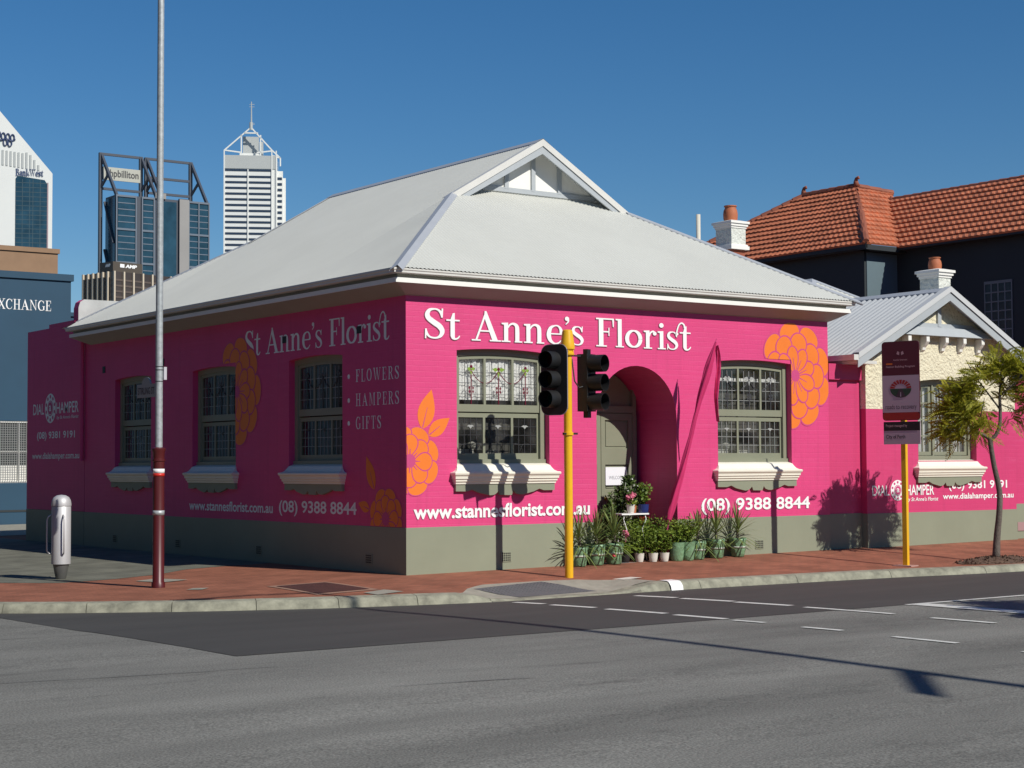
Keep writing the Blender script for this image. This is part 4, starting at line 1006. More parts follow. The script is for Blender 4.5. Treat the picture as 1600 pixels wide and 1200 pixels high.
def chimney(x, y, w, d, zs, brick_to=None):
    """zs: foot, plinth band, shaft top, crown, pot top"""
    zf, zb_, zt_, zc_, zp = zs
    mb = MB(); mb.box(x, x+w, y, y+d, zb_+.1, zt_); ch = mb.done("chimney", roughwhite, annex)
    mb = MB()
    for z0, z1, e in ((zb_, zb_+.09, .065), (zb_+.09, zb_+.13, .035)): mb.box(x-e, x+w+e, y-e, y+d+e, z0+.001, z1)
    mb.done("chimney_band", white_w, ch); mb = MB()
    for z0, z1, e in ((zt_-.05, zt_, .018), (zt_, zt_+(zc_-zt_)*.4, .045), (zt_+(zc_-zt_)*.4, zt_+(zc_-zt_)*.75, .075)):
        mb.box(x-e, x+w+e, y-e, y+d+e, z0+.001, z1)
    e = .075; z = zt_+(zc_-zt_)*.75; i = mb.vs([(x-e,y-e,z),(x+w+e,y-e,z),(x+w+e,y+d+e,z),(x-e,y+d+e,z)]); j = mb.vs([(x+.08,y+.08,zc_),(x+w-.08,y+.08,zc_),(x+w-.08,y+d-.08,zc_),(x+.08,y+d-.08,zc_)])
    for k in range(4): mb.idx([i[k], i[(k+1)%4], j[(k+1)%4], j[k]])
    mb.idx(j); mb.done("chimney_cap", white_w, ch)
    mb = MB(); h = zp-zc_+.06; r = w*.36
    mb.lathe([(r*.86,0),(r*1.02,h*.25),(r*1.06,h*.5),(r*.98,h*.72),(r*.80,h*.86),(r*.80,h*.9),(r*.92,h*.94),(r*.92,h),(r*.7,h),(r*.6,h*.6)], (x+w/2, y+d/2, zc_-.06), 20); mb.done("chimney_pot", terra_pot, ch, smooth=True, auto=True)
    mb = MB(); mb.box(x+.02, x+w-.02, y+.02, y+d-.02, zf, zb_); mb.done("chimney_base", brick_red if brick_to else roughwhite, ch)
chimney(13.6, .82, .37, .50, (4.0, 5.08, 5.60, 5.75, 6.0))
chimney(14.52, 8.0, .48, .56, (5.0, 6.98, 7.56, 7.72, 8.10), True)
mb = MB(); mb.tube([(13.43,8,4.5),(13.43,8,7.74)], .055, 10); mb.done("vent_pipe", mat("cream_pipe", (.6,.57,.48), .5), annex, smooth=True)

# ------------------------------------------------------------------ dark house with terracotta roof behind
house = thing("tiled_house", "dark navy two storey house with orange terracotta tiled roof behind the cottage", "house")
hx1, hx2, hy = 28.4, 30.0, 16.3
mb = MB()
mb.box(hx1, 37, hy+.005, 26.6, -.2, 8.9); mb.box(hx2, 37, -6, hy, -.2, 8.95)
mb.done("wall", navy, house)
mb = MB(); mb.box(hx1+.1, hx2-.001, hy-.02, hy, -.2, 8.75); mb.done("sunlit_front", slate, house)  # sunlit end of the navy wall, its light painted as a paler blue
mb = MB(); mb.box(hx1-.37, hx1-.30, hy-.42, 27, 8.82, 8.985); mb.box(hx1-.30, hx1+.0, hy-.32, 27, 8.78, 8.99); mb.box(hx1-.35, hx2+.1, hy-.42, hy-.01, 8.78, 8.94); mb.box(hx2-.42, hx2-.002, -6, hy-.43, 8.84, 8.99); mb.done("gutter", navy, house)
def tiled(mb, o, du, ds, lu, ls, cols, rowh=.33, pitch=.24, amp=.035):
    """courses of lapped tiles over a slope: o + du*u + ds*s (ds per metre of plan run)"""
    o = Vector(o); du = Vector(du); ds = Vector(ds); n = du.cross(ds).normalized()
    if n.z < 0: n = -n
    s = 0; r = 0
    while s < ls-.02:
        s2 = min(s+rowh, ls); ua, ub = cols(s); uc, ud = cols(s2); k = max(2, int((ub-ua)/(pitch/4)))
        lo_, hi_, up_ = [], [], []
        for i in range(k+1):
            t = i/k; w = amp*(.5+.5*math.sin(2*math.pi*(ua+(ub-ua)*t)/pitch + (r % 2)*math.pi))
            lo_.append(o+du*(ua+(ub-ua)*t)+ds*(s-.03)+n*(.055+w)); up_.append(o+du*(ua+(ub-ua)*t)+ds*(s-.03)); hi_.append(o+du*(uc+(ud-uc)*t)+ds*s2+n*(w*.5))
        A, B, Cc = mb.vs(lo_), mb.vs(hi_), mb.vs(up_)
        for i in range(k):
            mb.idx([A[i], A[i+1], B[i+1], B[i]]); mb.idx([Cc[i], Cc[i+1], A[i+1], A[i]])
        s = s2; r += 1
HT = .667
mb = MB()
tiled(mb, (hx1-.35, hy-.4, 8.97), (0,1,0), (1,0,HT), 1, 4.35, lambda s: (s, 11.3-s), )                        # side slope of the near wing
tiled(mb, (hx1-.35, hy-.4, 8.97), (1,0,0), (0,1,HT), 1, 4.2, lambda s: (s, 1.95+s*.98))                       # short front slope
tiled(mb, (hx2-.40, 0, 8.93), (0,1,0), (1,0,HT), 1, 3.55, lambda s: (-6, hy-.4+s*.98))                        # long slope of the far wing
hr_ = mb.done("roof", terra, house, weld=False)
mb = MB()
def ridge(p, q, r=.13):
    p, q = Vector(p), Vector(q); n = max(2, int((q-p).length/.42))
    for i in range(n):
        a = p+(q-p)*(i/n); b = p+(q-p)*((i+1)/n+.04/n); mb.tube([a, b], [r*.9, r*1.08], 8)
ez = 8.97+.05
ridge((hx1-.35,hy-.4,ez), (32.4,20.25,11.72)); ridge((32.4,20.25,11.87), (32.4,22.9,11.87)); ridge((32.4,22.9,11.87), (hx1-.35,26.9,ez), .12)
ridge((32.4,20.3,11.87), (34.0,20.0,11.72)); ridge((33.1,-6,11.22), (33.3,19.6,11.30))
mb.tube([(hx2+.0,hy-.4,9.08),(33.4,19.5,11.45)], .06, 6)
mb.done("ridge_tiles", terra_d, hr_)
for p in ((32.4,20.25,11.87),(32.4,22.9,11.87)):
    mb = MB(); mb.tube([p, (p[0],p[1]+.03,p[2]+.18), (p[0],p[1]+.0,p[2]+.29), (p[0],p[1]-.09,p[2]+.32), (p[0],p[1]-.13,p[2]+.26)], [.13,.085,.06,.06,.03], 8); mb.done("finial", terra_d, hr_, smooth=True)
mb = MB(); mb.prism([[(11.56,5.3),(12.65,5.3),(12.65,7.5),(11.56,7.5)]] + [rect(11.60+i*.265, 11.60+i*.265+.22, 5.35+j*.30, 5.35+j*.30+.26) for i in range(4) for j in range(7)], LF, hx2-.03, hx2-.004)
gw = mb.done("window", mat("glass_block_joint", (.17,.19,.20), .6), house)
mb = MB(); mb.prism([rect(11.58, 12.63, 5.32, 7.48)], LF, hx2-.014, hx2-.010, back=False); mb.done("glass_pane", mat("glass_block", (.03,.045,.05), .2, noise=(3, .5)), gw)
mb = MB(); mb.tube([(hx1+.1,hy-.06,4.85),(hx2,hy-.06,4.85)], .05, 6); mb.tube([(hx1+.1,hy-.06,4.85),(hx1-.15,hy+.6,4.85),(hx1-.15,26,4.95)], .03, 6); mb.done("pipe", slate, house)

# ------------------------------------------------------------------ blue building and tan block across the lane
bb_ = thing("blue_building", "flat roofed blue rendered building with white EXCHANGE lettering behind the pink shop", "building")
mb = MB(); mb.prism([[(-14,-.3),(5.05,-.3),(5.05,7.40),(-14,7.40)], rect(2.62,3.80,1.26,3.10)], FR, 27, 40)
mb.box(5.06, 9, 27.3, 40, -.3, 6.35); mb.done("wall", blue, bb_)
mb = MB(); mb.box(-14, 5.12, 26.94, 27.1, 7.36, 7.56); mb.box(5.13, 9, 27.24, 27.4, 6.32, 6.44); mb.done("coping", blue, bb_)
mb = MB(); mb.box(-14, 5.05, 26.985, 27, .40, .46); mb.done("string_course", navy, bb_)
mb = MB(); serif(mb, "EXCHANGE", FR, 2.60, 4.44, 6.42, .31, 26.99, sp=.04); mb.done("lettering", white_p, bb_, weld=False)
mb = MB(); mb.prism([rect(2.62,3.80,1.26,3.10), rect(2.68,3.47,1.32,2.17), rect(3.51,3.74,1.32,2.17), rect(2.68,3.47,2.21,3.04), rect(3.51,3.74,2.21,3.04)], FR, 27.03, 27.09); bw = mb.done("window", strip_m, bb_)
mb = MB(); mb.face([(2.6,27.12,1.2),(3.9,27.12,1.2),(3.9,27.12,3.2),(2.6,27.12,3.2)]); mb.done("glass_pane", mat("dark_window", (.05,.06,.06), .2), bw)
mb = MB(); mb.face([(2.66,27.10,1.30),(3.78,27.10,1.30),(3.78,27.10,1.78),(2.66,27.10,1.78)]); mb.done("blind", white_w, bw)
mb = MB()
for k in range(17): mb.box(2.64+k*.07, 2.652+k*.07, 27.0, 27.01, 1.28, 3.08)
for k in range(26): mb.box(2.62, 3.80, 27.0, 27.008, 1.29+k*.07, 1.302+k*.07)
mb.done("mesh_grille", lead_pale, bw)
tb = MB(); tb.box(-10, 6.15, 31, 38, 0, 8.75); o = tb.done("tan_block", tan, None); tag(o, "plain tan brick block rising behind the blue building", "building")
b2 = MB(); b2.box(-10, 6.2, 30.95, 31.1, 8.70, 8.85); b2.done("coping", tan, o)

# ------------------------------------------------------------------ skyline
def tower(name, label, ang, loc):
    """local x runs to the viewer's right, y away, z up"""
    o = thing(name, label, "office tower", loc, -R(ang)); return o
# white tower with the sloping roof line
K = .379
def place(u, depth):
    a = yaw + math.atan((u-800)/2639.3); d = depth/math.cos(math.atan((u-800)/2639.3))
    return (-14.1+math.sin(a)*d, -22.3+math.cos(a)*d, 0)
z_ = lambda v, u, k=K: 1.7 + (600+126.8+(800-u)*.0058-v)*k
t1 = tower("office_tower", "white office tower with sloping roof line and dark blue glass strip", 19.5, place(0, 1000))
X = lambda u: u*K
mb = MB(); mb.prism([[(X(-150),-1),(X(76),-1),(X(76),z_(265,76)),(X(0),z_(175,0)),(X(-80),z_(80,-80)),(X(-150),z_(80,-150))]], FR, 0, 40); mb.done("wall", twr_white, t1)
mb = MB(); mb.face([(X(20),-.3,0),(X(68),-.3,0),(X(68),-.3,z_(282,68)),(X(64),-.3,z_(276,64)),(X(23),-.3,z_(271,23)),(X(20),-.3,z_(275,20))]); mb.done("glass_strip", twr_glass, t1)
mb = MB(); mb.box(X(68), X(70), -.5, 0, 0, z_(280,68)); mb.done("strip_edge", mat("rosy_granite", (.32,.24,.26), .6), t1)
mb = MB()
for k in range(30): mb.box(X(20), X(68), -.42, -.32, z_(282+k*7.3,40), z_(281.2+k*7.3,40))
for u in (30, 41, 46, 57): mb.box(X(u), X(u+.8), -.42, -.31, 0, z_(276,40))
mb.done("mullion", mat("blue_grey_mullion", (.06,.10,.12), .4), t1)
mb = MB()
for k in range(10):
    u = -1+6*k; h = max(6, min(26, 30-(k-6)*7)) if k > 5 else 24
    mb.box(X(u), X(u+3), -.4, -.01, z_(228+k*.7+27, u), z_(228+k*.7+27-h, u))
mb.done("louvre", twr_grey, t1)
mb = MB(); serif(mb, "BankWest", FR, X(20), X(62), z_(270.5,40), 4.0, -.5, fat=.03); mb.done("lettering", navy_ink, t1, weld=False)
mb = MB()
for u, v in ((-6,207),(1,209),(8,210),(15,211),(4,219),(11,220)):
    mb.tube([(X(u)+1.05*math.cos(a), -.6, z_(v,8)+1.9*math.sin(a)) for a in [2*math.pi*k/14 for k in range(15)]], .38, 5)
mb.tube([(X(u), -.65, z_(v,8)) for u, v in ((-8,213),(-2,216),(6,213),(13,217),(19,214),(17,211))], .4, 5)
mb.done("emblem", navy_ink, t1)

# blue glass tower with open steel frames on top (built square to the streets)
t2 = thing("office_tower", "blue glass tower with open steel frames on its roof and a pale name board", "office tower", (287.6, 700, 0))
Z0 = 125.6
mb = MB(); mb.box(0, 46, .4, 12.5, 0, Z0); mb.box(30.5, 35.5, -.6, .4, 0, Z0+.6); mb.done("wall", [twr_dark], t2)
mb = MB()
for x0, x1 in ((.8, 9.2), (13, 18), (20, 29.5), (36, 40.5), (41.2, 45.6)): mb.face([(x0,.1,0),(x1,.1,0),(x1,.1,Z0-1.2),(x0,.1,Z0-1.2)])
mb.face([(-.3,1,0),(-.3,12,0),(-.3,12,Z0-1),(-.3,1,Z0-1)]); mb.done("glass_panel", twr_glass, t2)
mb = MB()
for k in range(9):
    z = Z0-15.2*k
    for x0, x1 in ((0, 9.6), (12.4, 18.6), (35.6, 46)): mb.box(x0, x1, -.35, .05, z-.9, z)
    for j in range(1, 5):
        for x0, x1 in ((.8, 9.2), (13, 18), (36, 45.6)): mb.box(x0, x1, -.02, .06, z-.9-j*2.9, z-.5-j*2.9)
for x in (0, 9.4, 12.4, 18.2, 35.6, 40.6, 45.8): mb.box(x-.3, x+.3, -.4, .05, 0, Z0)
mb.done("floor_band", mat("slate_tower_panel", (.12,.15,.19), .5), t2)
mb = MB(); mb.box(30.6, 35.4, -.9, -.62, 0, Z0+.3); mb.box(18.8, 24, -.5, .0, Z0-.2, Z0+2.4); mb.done("concrete_core", twr_conc, t2)
mb = MB(); ht = 20.6; YB = 12.0
for xa, xb in ((-2.8, 16.9), (19.5, 42.0)):
    for x in (xa, xb):
        mb.bar((x, YB, Z0-2 if x > 0 else 0), (x, YB, Z0+ht), 1.5); mb.bar((x+.2, YB, Z0+ht-.4), (x+3.2, .6, Z0-.5), 1.2)
        mb.bar((x, YB, Z0+ht*.2), (x+1.6, 6.2, Z0+ht*.5), .9)
    for z in (ht-.5, ht*.55, ht*.2): mb.bar((xa,YB,Z0+z), (xb,YB,Z0+z), 1.1)
for k in range(5): mb.bar((-.8,YB,Z0-22*k-2), (-.6,2,Z0-22*k-22), .8)
mb.done("roof_frame", twr_dark, t2)
mb = MB(); mb.box(-1.9, 16.3, YB-.9, YB-.2, Z0+8.2, Z0+14.2); nb = mb.done("name_board", mat("pale_board", (.42,.42,.36), .6), t2)
mb = MB(); put_text(mb, "bhpbilliton", FR, -.6, 15.4, Z0+8.8, Z0+13.2, YB-.98, bold=.02); mb.done("lettering", mat("charcoal_ink", (.06,.06,.06), .6), nb, weld=False)

# tall banded tower with a mast
K3 = .42
t3 = tower("office_tower", "tall pale grey banded tower with pitched steel crown and antenna mast", 28.0, place(391, 1108))
X = lambda u: (u-391)*K3
z3 = lambda v: z_(v, 391, K3)
mb = MB(); mb.box(X(350), X(432), 0, 34, 0, z3(242)); mb.box(X(432), X(441), 5, 34, 0, z3(262)); mb.box(X(441), X(445.5), 10, 34, 0, z3(271)); mb.done("wall", twr_white, t3)
mb = MB(); mb.box(X(350), X(430), -.4, 0, z3(261), z3(240)); mb.done("top_band", twr_grey, t3)
mb = MB()
for k in range(24):
    v = 272+9.0*k; mb.box(X(351.3), X(385), -.25, .02, z3(v+3.4), z3(v)); mb.box(X(388), X(422.5), -.25, .02, z3(v+3.4), z3(v)); mb.box(X(432.5), X(439.5), 4.7, 5.05, z3(v+4), z3(v))
mb.box(X(351), X(423), -.3, .02, z3(265), z3(262)); mb.done("window_band", mat("dark_blue_band", (.025,.04,.07), .3), t3)
mb = MB()
for u in (349.6, 386.5, 423.6, 430.5): mb.box(X(u-.9), X(u+.9), -.7, -.01, 0, z3(262 if u == 386.5 else 232))
mb.done("rib", twr_white, t3)
mb = MB()
for p, q in (((349.6,231),(391,194)), ((391,194),(424,230)), ((424,230),(437,242)), ((349.6,231),(375,234)), ((423,231),(400,234)), ((376,206),(376,240)), ((406,206),(406,240)), ((437,242),(437,255)), ((380,203),(402,203)), ((437,242),(424,238))):
    mb.bar((X(p[0]), 3, z3(p[1])), (X(q[0]), 3, z3(q[1])), .85)
mb.box(X(373), X(410), 8, 26, z3(242), z3(233)); mb.done("crown_frame", twr_white, t3)
mb = MB(); mb.box(X(378), X(403), 9, 25, z3(242), z3(206)); mb.box(X(404), X(410), 9, 25, z3(242), z3(214)); mb.done("plant_room", twr_grey, t3)
mb = MB(); mb.tube([(X(391),3,z3(198)),(X(391),3,z3(186))], 1.1, 8); mb.tube([(X(391.5),3,z3(190)),(X(391.5),3,z3(153))], [.55,.3], 6)
for v in (187, 189, 161, 157): mb.box(X(388.5), X(396.5), 2.9, 3.1, z3(v+.6), z3(v))
mb.done("mast", twr_grey, t3)
mb = MB(); mb.prism([[(0,0),(20,0),(20,7.5),(0,7.5)]], lambda a, b, d: (X(432.8)+d, 6+a, z3(262)+b-1), 0, .3); sb = mb.done("side_board", twr_grey, t3)

# brown finned office block with a rooftop name board
K4 = .16; t4 = thing("office_block", "low brown glass office block with cream vertical fins and a rooftop sign", "office block", place(176, 420), -R(24.4)-R(-38))
z4 = lambda v: z_(v, 176, K4)
mb = MB(); L1, L2 = 9.6, 17.5
mb.box(0, L2, 0, L1*1.3, 0, z4(424.5)); mb.done("wall", brown_glass, t4)
mb = MB()
for k in range(7): x = k*L2/6; mb.box(x-.22, x+.22, -.5, .0, 0, z4(424)); 
for k in range(1, 7): y = k*L1*1.3/6; mb.box(-.5, 0, y-.22, y+.22, 0, z4(424))
mb.done("fin", cream_fin, t4)
mb = MB()
for k in range(8): z = z4(436+k*9); mb.box(.2, L2, -.12, -.01, z-.45, z); mb.box(-.12, -.01, .2, L1*1.3, z-.45, z)
mb.done("floor_band", mat("dim_spandrel", (.10,.075,.062), .6), t4)
mb = MB(); mb.box(.5, 9.5, 1.0, 6.5, z4(424.5), z4(408)); rs = mb.done("rooftop_sign", sand_sign, t4)
mb = MB(); put_text(mb, "AMP", FR, 4.2, 7.8, z4(416.5), z4(411), .95, bold=.05, shear=.15); mb.box(2.6, 3.9, .9, .97, z4(416.5), z4(411))
put_text(mb, "AMP", lambda a, b, d: (d, a, b), 4.2, 2.0, z4(416), z4(411), .45, bold=.05, shear=.15); mb.done("lettering", white_p, rs, weld=False)

# ------------------------------------------------------------------ street furniture
# yellow signal pole
px, py = 2.06, -1.46
pz = zpav(px, py)
tl = thing("traffic_light", "yellow traffic signal pole with two black three-aspect heads in front of the shop", "traffic light", (px, py, pz))
mb = MB(); mb.tube([(0,0,-.05),(0,0,3.48)], .066, 16); mb.done("pole", yellow, tl, smooth=True, auto=True)
mb = MB(); mb.lathe([(.075,3.44),(.105,3.46),(.105,3.49),(.085,3.51),(.085,3.53),(.115,3.55),(.115,3.60),(.105,3.66),(.085,3.80),(.078,3.84),(.06,3.855),(0,3.86)], n=20)
for k in range(6): mb.lathe([(.014,3.49),(.014,3.55)], (.09*math.cos(k*1.047), .09*math.sin(k*1.047), 0), 6)
mb.lathe([(.067,2.20),(.085,2.205),(.085,2.25),(.067,2.255)], n=16)
mb.done("pole_cap", yellow, tl, smooth=True, auto=True)
mb = MB()
for s in (-1, 1): mb.bar((s*.06,-.03,2.23), (s*.14,-.06,2.23), .03); mb.bar((s*.06,-.03,3.45), (s*.36 if s > 0 else -.14,-.06,3.45), .025)
mb.tube([(.07,-.02,3.4),(.09,-.06,3.05),(.16,-.08,2.95),(.28,-.08,2.98)], .012, 6); mb.done("bracket", black_pl, tl)
def signal_head(parent, loc, rz, plate_):
    """local: faces -y"""
    mb = MB()
    mb.box(-.13, .13, -.06, .12, -.45, .45)
    h = mb.done("signal_head", black_pl, parent); h.location = loc; h.rotation_euler = (0,0,rz)
    if plate_:
        w, hh, r = .24, .54, .13; pts = []
        for cx, cz, a0 in ((w-r, hh-r, 0), (-w+r, hh-r, 90), (-w+r, -hh+r, 180), (w-r, -hh+r, 270)):
            for k in range(6): a = R(a0+18*k); pts.append((cx+r*math.cos(a), cz+r*math.sin(a)))
        mb = MB(); mb.prism([pts], FR, -.07, -.055); mb.done("backing_plate", black_pl, h)
        mb = MB()
        for k in range(len(pts)):
            a, b = pts[k], pts[(k+1) % len(pts)]; mb.bar((a[0],-.0625,a[1]), (b[0],-.0625,b[1]), .018, .012, upv=(0,1,0))
        mb.done("plate_rim", mat("pale_rim", (.32,.29,.34), .5), h)
    else:
        mb = MB(); mb.box(-.05,.05,-.02,.06,.45,.53); mb.box(-.05,.05,-.02,.06,-.55,-.45); mb.done("end_bracket", black_pl, h)
    for z, lm in ((.30, (.05,.004,.004)), (0, (.06,.03,.003)), (-.30, (.004,.03,.02))):
        mb = MB(); n = 22; rr = .135; A, B, C2, D2 = [], [], [], []
        for k in range(n+1):
            a = R(-200) + R(400)*k/n*.0 + 2*math.pi*k/n; c, s = math.cos(a), math.sin(a)
            ln = .25
            A.append((c*rr, -.06, z+s*rr)); B.append((c*rr, -.06-ln, z+s*rr)); C2.append((c*(rr-.006), -.06-ln, z+s*(rr-.006))); D2.append((c*(rr-.006), -.065, z+s*(rr-.006)))
        I = [mb.vs(q) for q in (A, B, C2, D2)]
        for P_, Q_ in zip(I, I[1:]):
            for k in range(n): mb.idx([P_[k], P_[k+1], Q_[k+1], Q_[k]])
        mb.done("visor", black_pl, h, smooth=True, auto=True)
        mb = MB(); mb.lathe([(0,-.085),(.06,-.082),(.125,-.07)], (0,0,z), 20, 'y'); mb.done("lens", mat("unlit_lens_%d" % int(z*10+5), lm, .2), h)
signal_head(tl, (-.34,-.16,3.03-pz-.02), -R(72), True)
signal_head(tl, (.36,-.06,2.985-pz), R(20), False)

# project sign on a yellow post
sx, sy = 8.50, -2.62; sz = zpav(sx, sy)
sg_ = thing("project_sign", "maroon and white road project sign on a slim yellow post near the cottage", "road sign", (sx, sy, sz), R(-75))
mb = MB(); mb.box(-.042, .042, -.042, .042, -.05, 3.8); mb.done("post", yellow, sg_)
mb = MB(); mb.box(-.2, .16, -.14, .14, .0, .02); mb.done("base_plate", mat("pink_concrete", (.42,.25,.22), .8), sg_)
def rrect(x0, x1, z0, z1, r):
    p = []
    for cx, cz, a0 in ((x1-r, z1-r, 0), (x0+r, z1-r, 90), (x0+r, z0+r, 180), (x1-r, z0+r, 270)):
        for k in range(5): a = R(a0+22.5*k); p.append((cx+r*math.cos(a), cz+r*math.sin(a)))
    return p
zt0, zt1 = 2.51, 3.88
xa, xb = -.36, .34
mb = MB(); mb.prism([rrect(xa, xb, zt0, zt1, .06)], FR, -.075, -.055); pn = mb.done("sign_panel", maroon, sg_)
mb = MB(); mb.prism([rect(xa+.005, xb-.005, zt0+.14, zt1-.59)], FR, -.078, -.0755, sides=False, back=False); mb.done("white_field", pale_sign, pn)
mb = MB(); mb.prism([rrect(xa+.005, xb-.005, zt0+.01, zt0+.138, .05)], FR, -.078, -.0755, sides=False, back=False); mb.done("red_field", red_band, pn)
mb = MB()
put_text(mb, "Australian Government", FR, -.14, .12, 3.545, 3.575, -.078, bold=.01)
put_text(mb, "Nation Building Program", FR, -.28, .26, 3.415, 3.46, -.078, bold=.02)
for s in (-1, 1): mb.face([(s*.02-.01,-.078,3.64),(s*.07-.01,-.078,3.66),(s*.05-.01,-.078,3.71),(s*.015-.01,-.078,3.69)])
mb.cur = 1; put_text(mb, "AUSSIE", FR, -.28, -.16, 3.475, 3.50, -.078) if False else None
mb.face([(-.28,-.078,3.478),(-.16,-.078,3.478),(-.16,-.078,3.505),(-.28,-.078,3.505)])
mb.cur = 2; put_text(mb, "roads to recovery", FR, -.30, .28, 2.68, 2.79, -.080, bold=.0)
mb.done("lettering", [text_lt, orange_ink, text_dk], pn, weld=False)
mb = MB(); cz = 3.06; rx, rz_ = .20, .155
for k in range(9):
    a0 = math.pi*(k+.12)/9; a1 = math.pi*(k+.88)/9
    mb.face([(-.01+rx*c_*math.cos(a), -.080, cz+rz_*c_*math.sin(a)) for c_, a in ((.55,a0),(1,a0),(1,a1),(.55,a1))])
mb.cur = 1; mb.face([(-.01+rx*math.cos(math.pi+math.pi*k/12), -.080, cz+rz_*math.sin(math.pi+math.pi*k/12)) for k in range(13)])
mb.cur = 2; mb.face([(-.01-.02,-.082,cz),(-.01+.02,-.082,cz),(.085,-.082,cz-rz_*.93),(-.105,-.082,cz-rz_*.93)])
mb.cur = 3; mb.face([(-.016,-.083,cz-.06),(-.004,-.083,cz-.06),(.0,-.083,cz-rz_*.9),(-.02,-.083,cz-rz_*.9)])
mb.done("emblem", [red_band, green_ink, text_dk, pale_sign], pn, weld=False)
mb = MB(); mb.prism([rect(xa+.015, xb, 2.10, 2.49)], FR, -.075, -.06); p2 = mb.done("sign_panel", pale_sign, sg_)
mb = MB(); mb.prism([rect(xa+.018, xb-.003, 2.335, 2.488)], FR, -.078, -.0755, sides=False, back=False); mb.done("black_field", mat("black_sign_face", (.012,.01,.012), .5), p2)
mb = MB(); put_text(mb, "Project managed by", FR, -.30, .10, 2.385, 2.445, -.080, bold=.01); mb.cur = 1; put_text(mb, "City of Perth", FR, -.30, .06, 2.18, 2.265, -.078, bold=.02); mb.done("lettering", [text_lt, text_dk], p2, weld=False)

# tall maroon and galvanised pole with the street name blade
rx_, ry_ = -3.63, 1.12; rz0 = zpav(rx_, ry_)
lp = thing("street_pole", "tall galvanised pole with maroon sleeve and street name blade at the corner", "pole", (rx_, ry_, rz0), 0)
mb = MB(); mb.lathe([(.10,-.05),(.10,.07),(.085,.09),(.083,1.86),(.095,1.87),(.095,1.90),(.083,1.905),(.088,2.0),(.10,2.03),(.10,2.06),(.06,2.075)], n=20); mb.done("sleeve", redpole, lp, smooth=True, auto=True)
mb = MB(); mb.lathe([(.086,1.69),(.086,1.755)], n=20); mb.done("white_band", white_p, lp, smooth=True)
mb = MB(); mb.lathe([(.0861,1.645),(.0861,1.689)], n=20); mb.done("red_band", mat("bright_red", (.6,.03,.02), .4), lp, smooth=True)
mb = MB(); mb.lathe([(.0865,1.07),(.0865,1.14)], n=20); mb.done("grey_band", galv, lp, smooth=True)
mb = MB(); mb.tube([(0,0,2.06),(0,0,5),(0.01,0,12)], [.054,.052,.046], 16); mb.done("pole", galv, lp, smooth=True, auto=True)
mb = MB()
for z in (3.05, 3.22, 3.27): mb.lathe([(.058,z),(.058,z+.012)], n=14)
mb.done("strap", dark_line, lp)
mb = MB(); mb.box(.055, .10, -.05, .03, 3.08, 3.27); mb.done("tag_box", mat("pale_box", (.5,.48,.52), .5), lp)
# blade runs along the side street
mb = MB()
bl = [(0,0),(.62,0),(.62,.20),(.47,.20)] + [(.33+.135*math.cos(a), .20+.105*math.sin(a)) for a in [math.pi*k/10 for k in range(1, 10)]] + [(.18,.20),(0,.20)]
bladedir = Vector((-.06,1,0)).normalized()
def BL(a, b, d):
    n_ = Vector((-bladedir.y, bladedir.x, 0)); p = bladedir*(.07+a) + n_*d; return (p.x, p.y, 2.83+b)
mb.prism([bl], BL, -.01, .01); bl_o = mb.done("name_blade", mat("pale_blade", (.30,.31,.30), .5), lp)
mb = MB(); put_text(mb, "STIRLING ST", lambda a, b, d: BL(.62-a, b, d), .03, .56, .045, .15, .012 , bold=.01); mb.done("lettering", text_dk, bl_o, weld=False)

# silver capsule stand with hoops
bx, by = -4.0, 4.05; bz = zpav(bx, by)
bo = thing("bicycle_stand", "silver capsule shaped bicycle stand with side hoops on the grey paving", "bicycle stand", (bx, by, bz+.004), R(20))
mb = MB(); mb.lathe([(.0,0),(.075,0),(.085,.02),(.125,.22),(.125,.235)], n=24); mb.done("foot", mat("dark_steel", (.16,.16,.155), .4, .5), bo, smooth=True, auto=True)
mb = MB(); mb.lathe([(.13,.235),(.152,.24),(.152,1.16),(.148,1.165)], n=28); mb.done("body", silver, bo, smooth=True, auto=True)
mb = MB(); mb.lathe([(.146,1.168),(.158,1.17),(.158,1.20),(.148,1.26),(.12,1.31),(.07,1.34),(0,1.35)], n=28); mb.done("cap", silver, bo, smooth=True, auto=True)
for a in (141, 241, 15):
    c, s = math.cos(R(a)), math.sin(R(a)); mb = MB()
    mb.tube([(c*.15,s*.15,.40),(c*.19,s*.19,.41),(c*.22,s*.22,.45),(c*.222,s*.222,.7),(c*.22,s*.22,.95),(c*.20,s*.20,1.0),(c*.15,s*.15,1.03)], .013, 8); mb.done("hoop", silver, bo, smooth=True)

# mast arm pole across the road: the shadow of its long arm lies over the lanes
la = thing("mast_arm_pole", "tall mast arm pole over the road whose arm shadows the lanes", "street pole", (.42,-26.55,-.2))
mb = MB(); mb.tube([(0,0,0),(0,0,6),(0,.15,9),(0,.7,9.9),(-.02,1.8,10.15)], [.13,.12,.10,.085,.08], 10); mb.tube([(-.02,1.8,10.15),(-.08,5,10.25),(-.12,9,10.25),(-.15,12.2,10.2),(-.4,12.9,10.2),(-1.1,13.1,10.2),(-2.2,13.15,10.2)], [.08,.075,.062,.05,.045,.04,.03], 8); mb.done("pole", galv, la, smooth=True)
mb = MB(); mb.tube([(-1.75,13.05,10.16),(-2.0,13.15,10.14),(-2.3,13.2,10.16)], [.05,.11,.05], 8); mb.done("lamp_head", galv, la)
mb = MB(); mb.face([(-.06,2.30,10.2),(-.06,1.95,10.2),(-1.22,1.75,9.5),(-1.22,2.10,9.5)]); mb.face([(-.06,2.30,10.17),(-.06,1.95,10.17),(-1.22,1.75,9.47),(-1.22,2.10,9.47)]); mb.done("sign_plate", white_p, la)
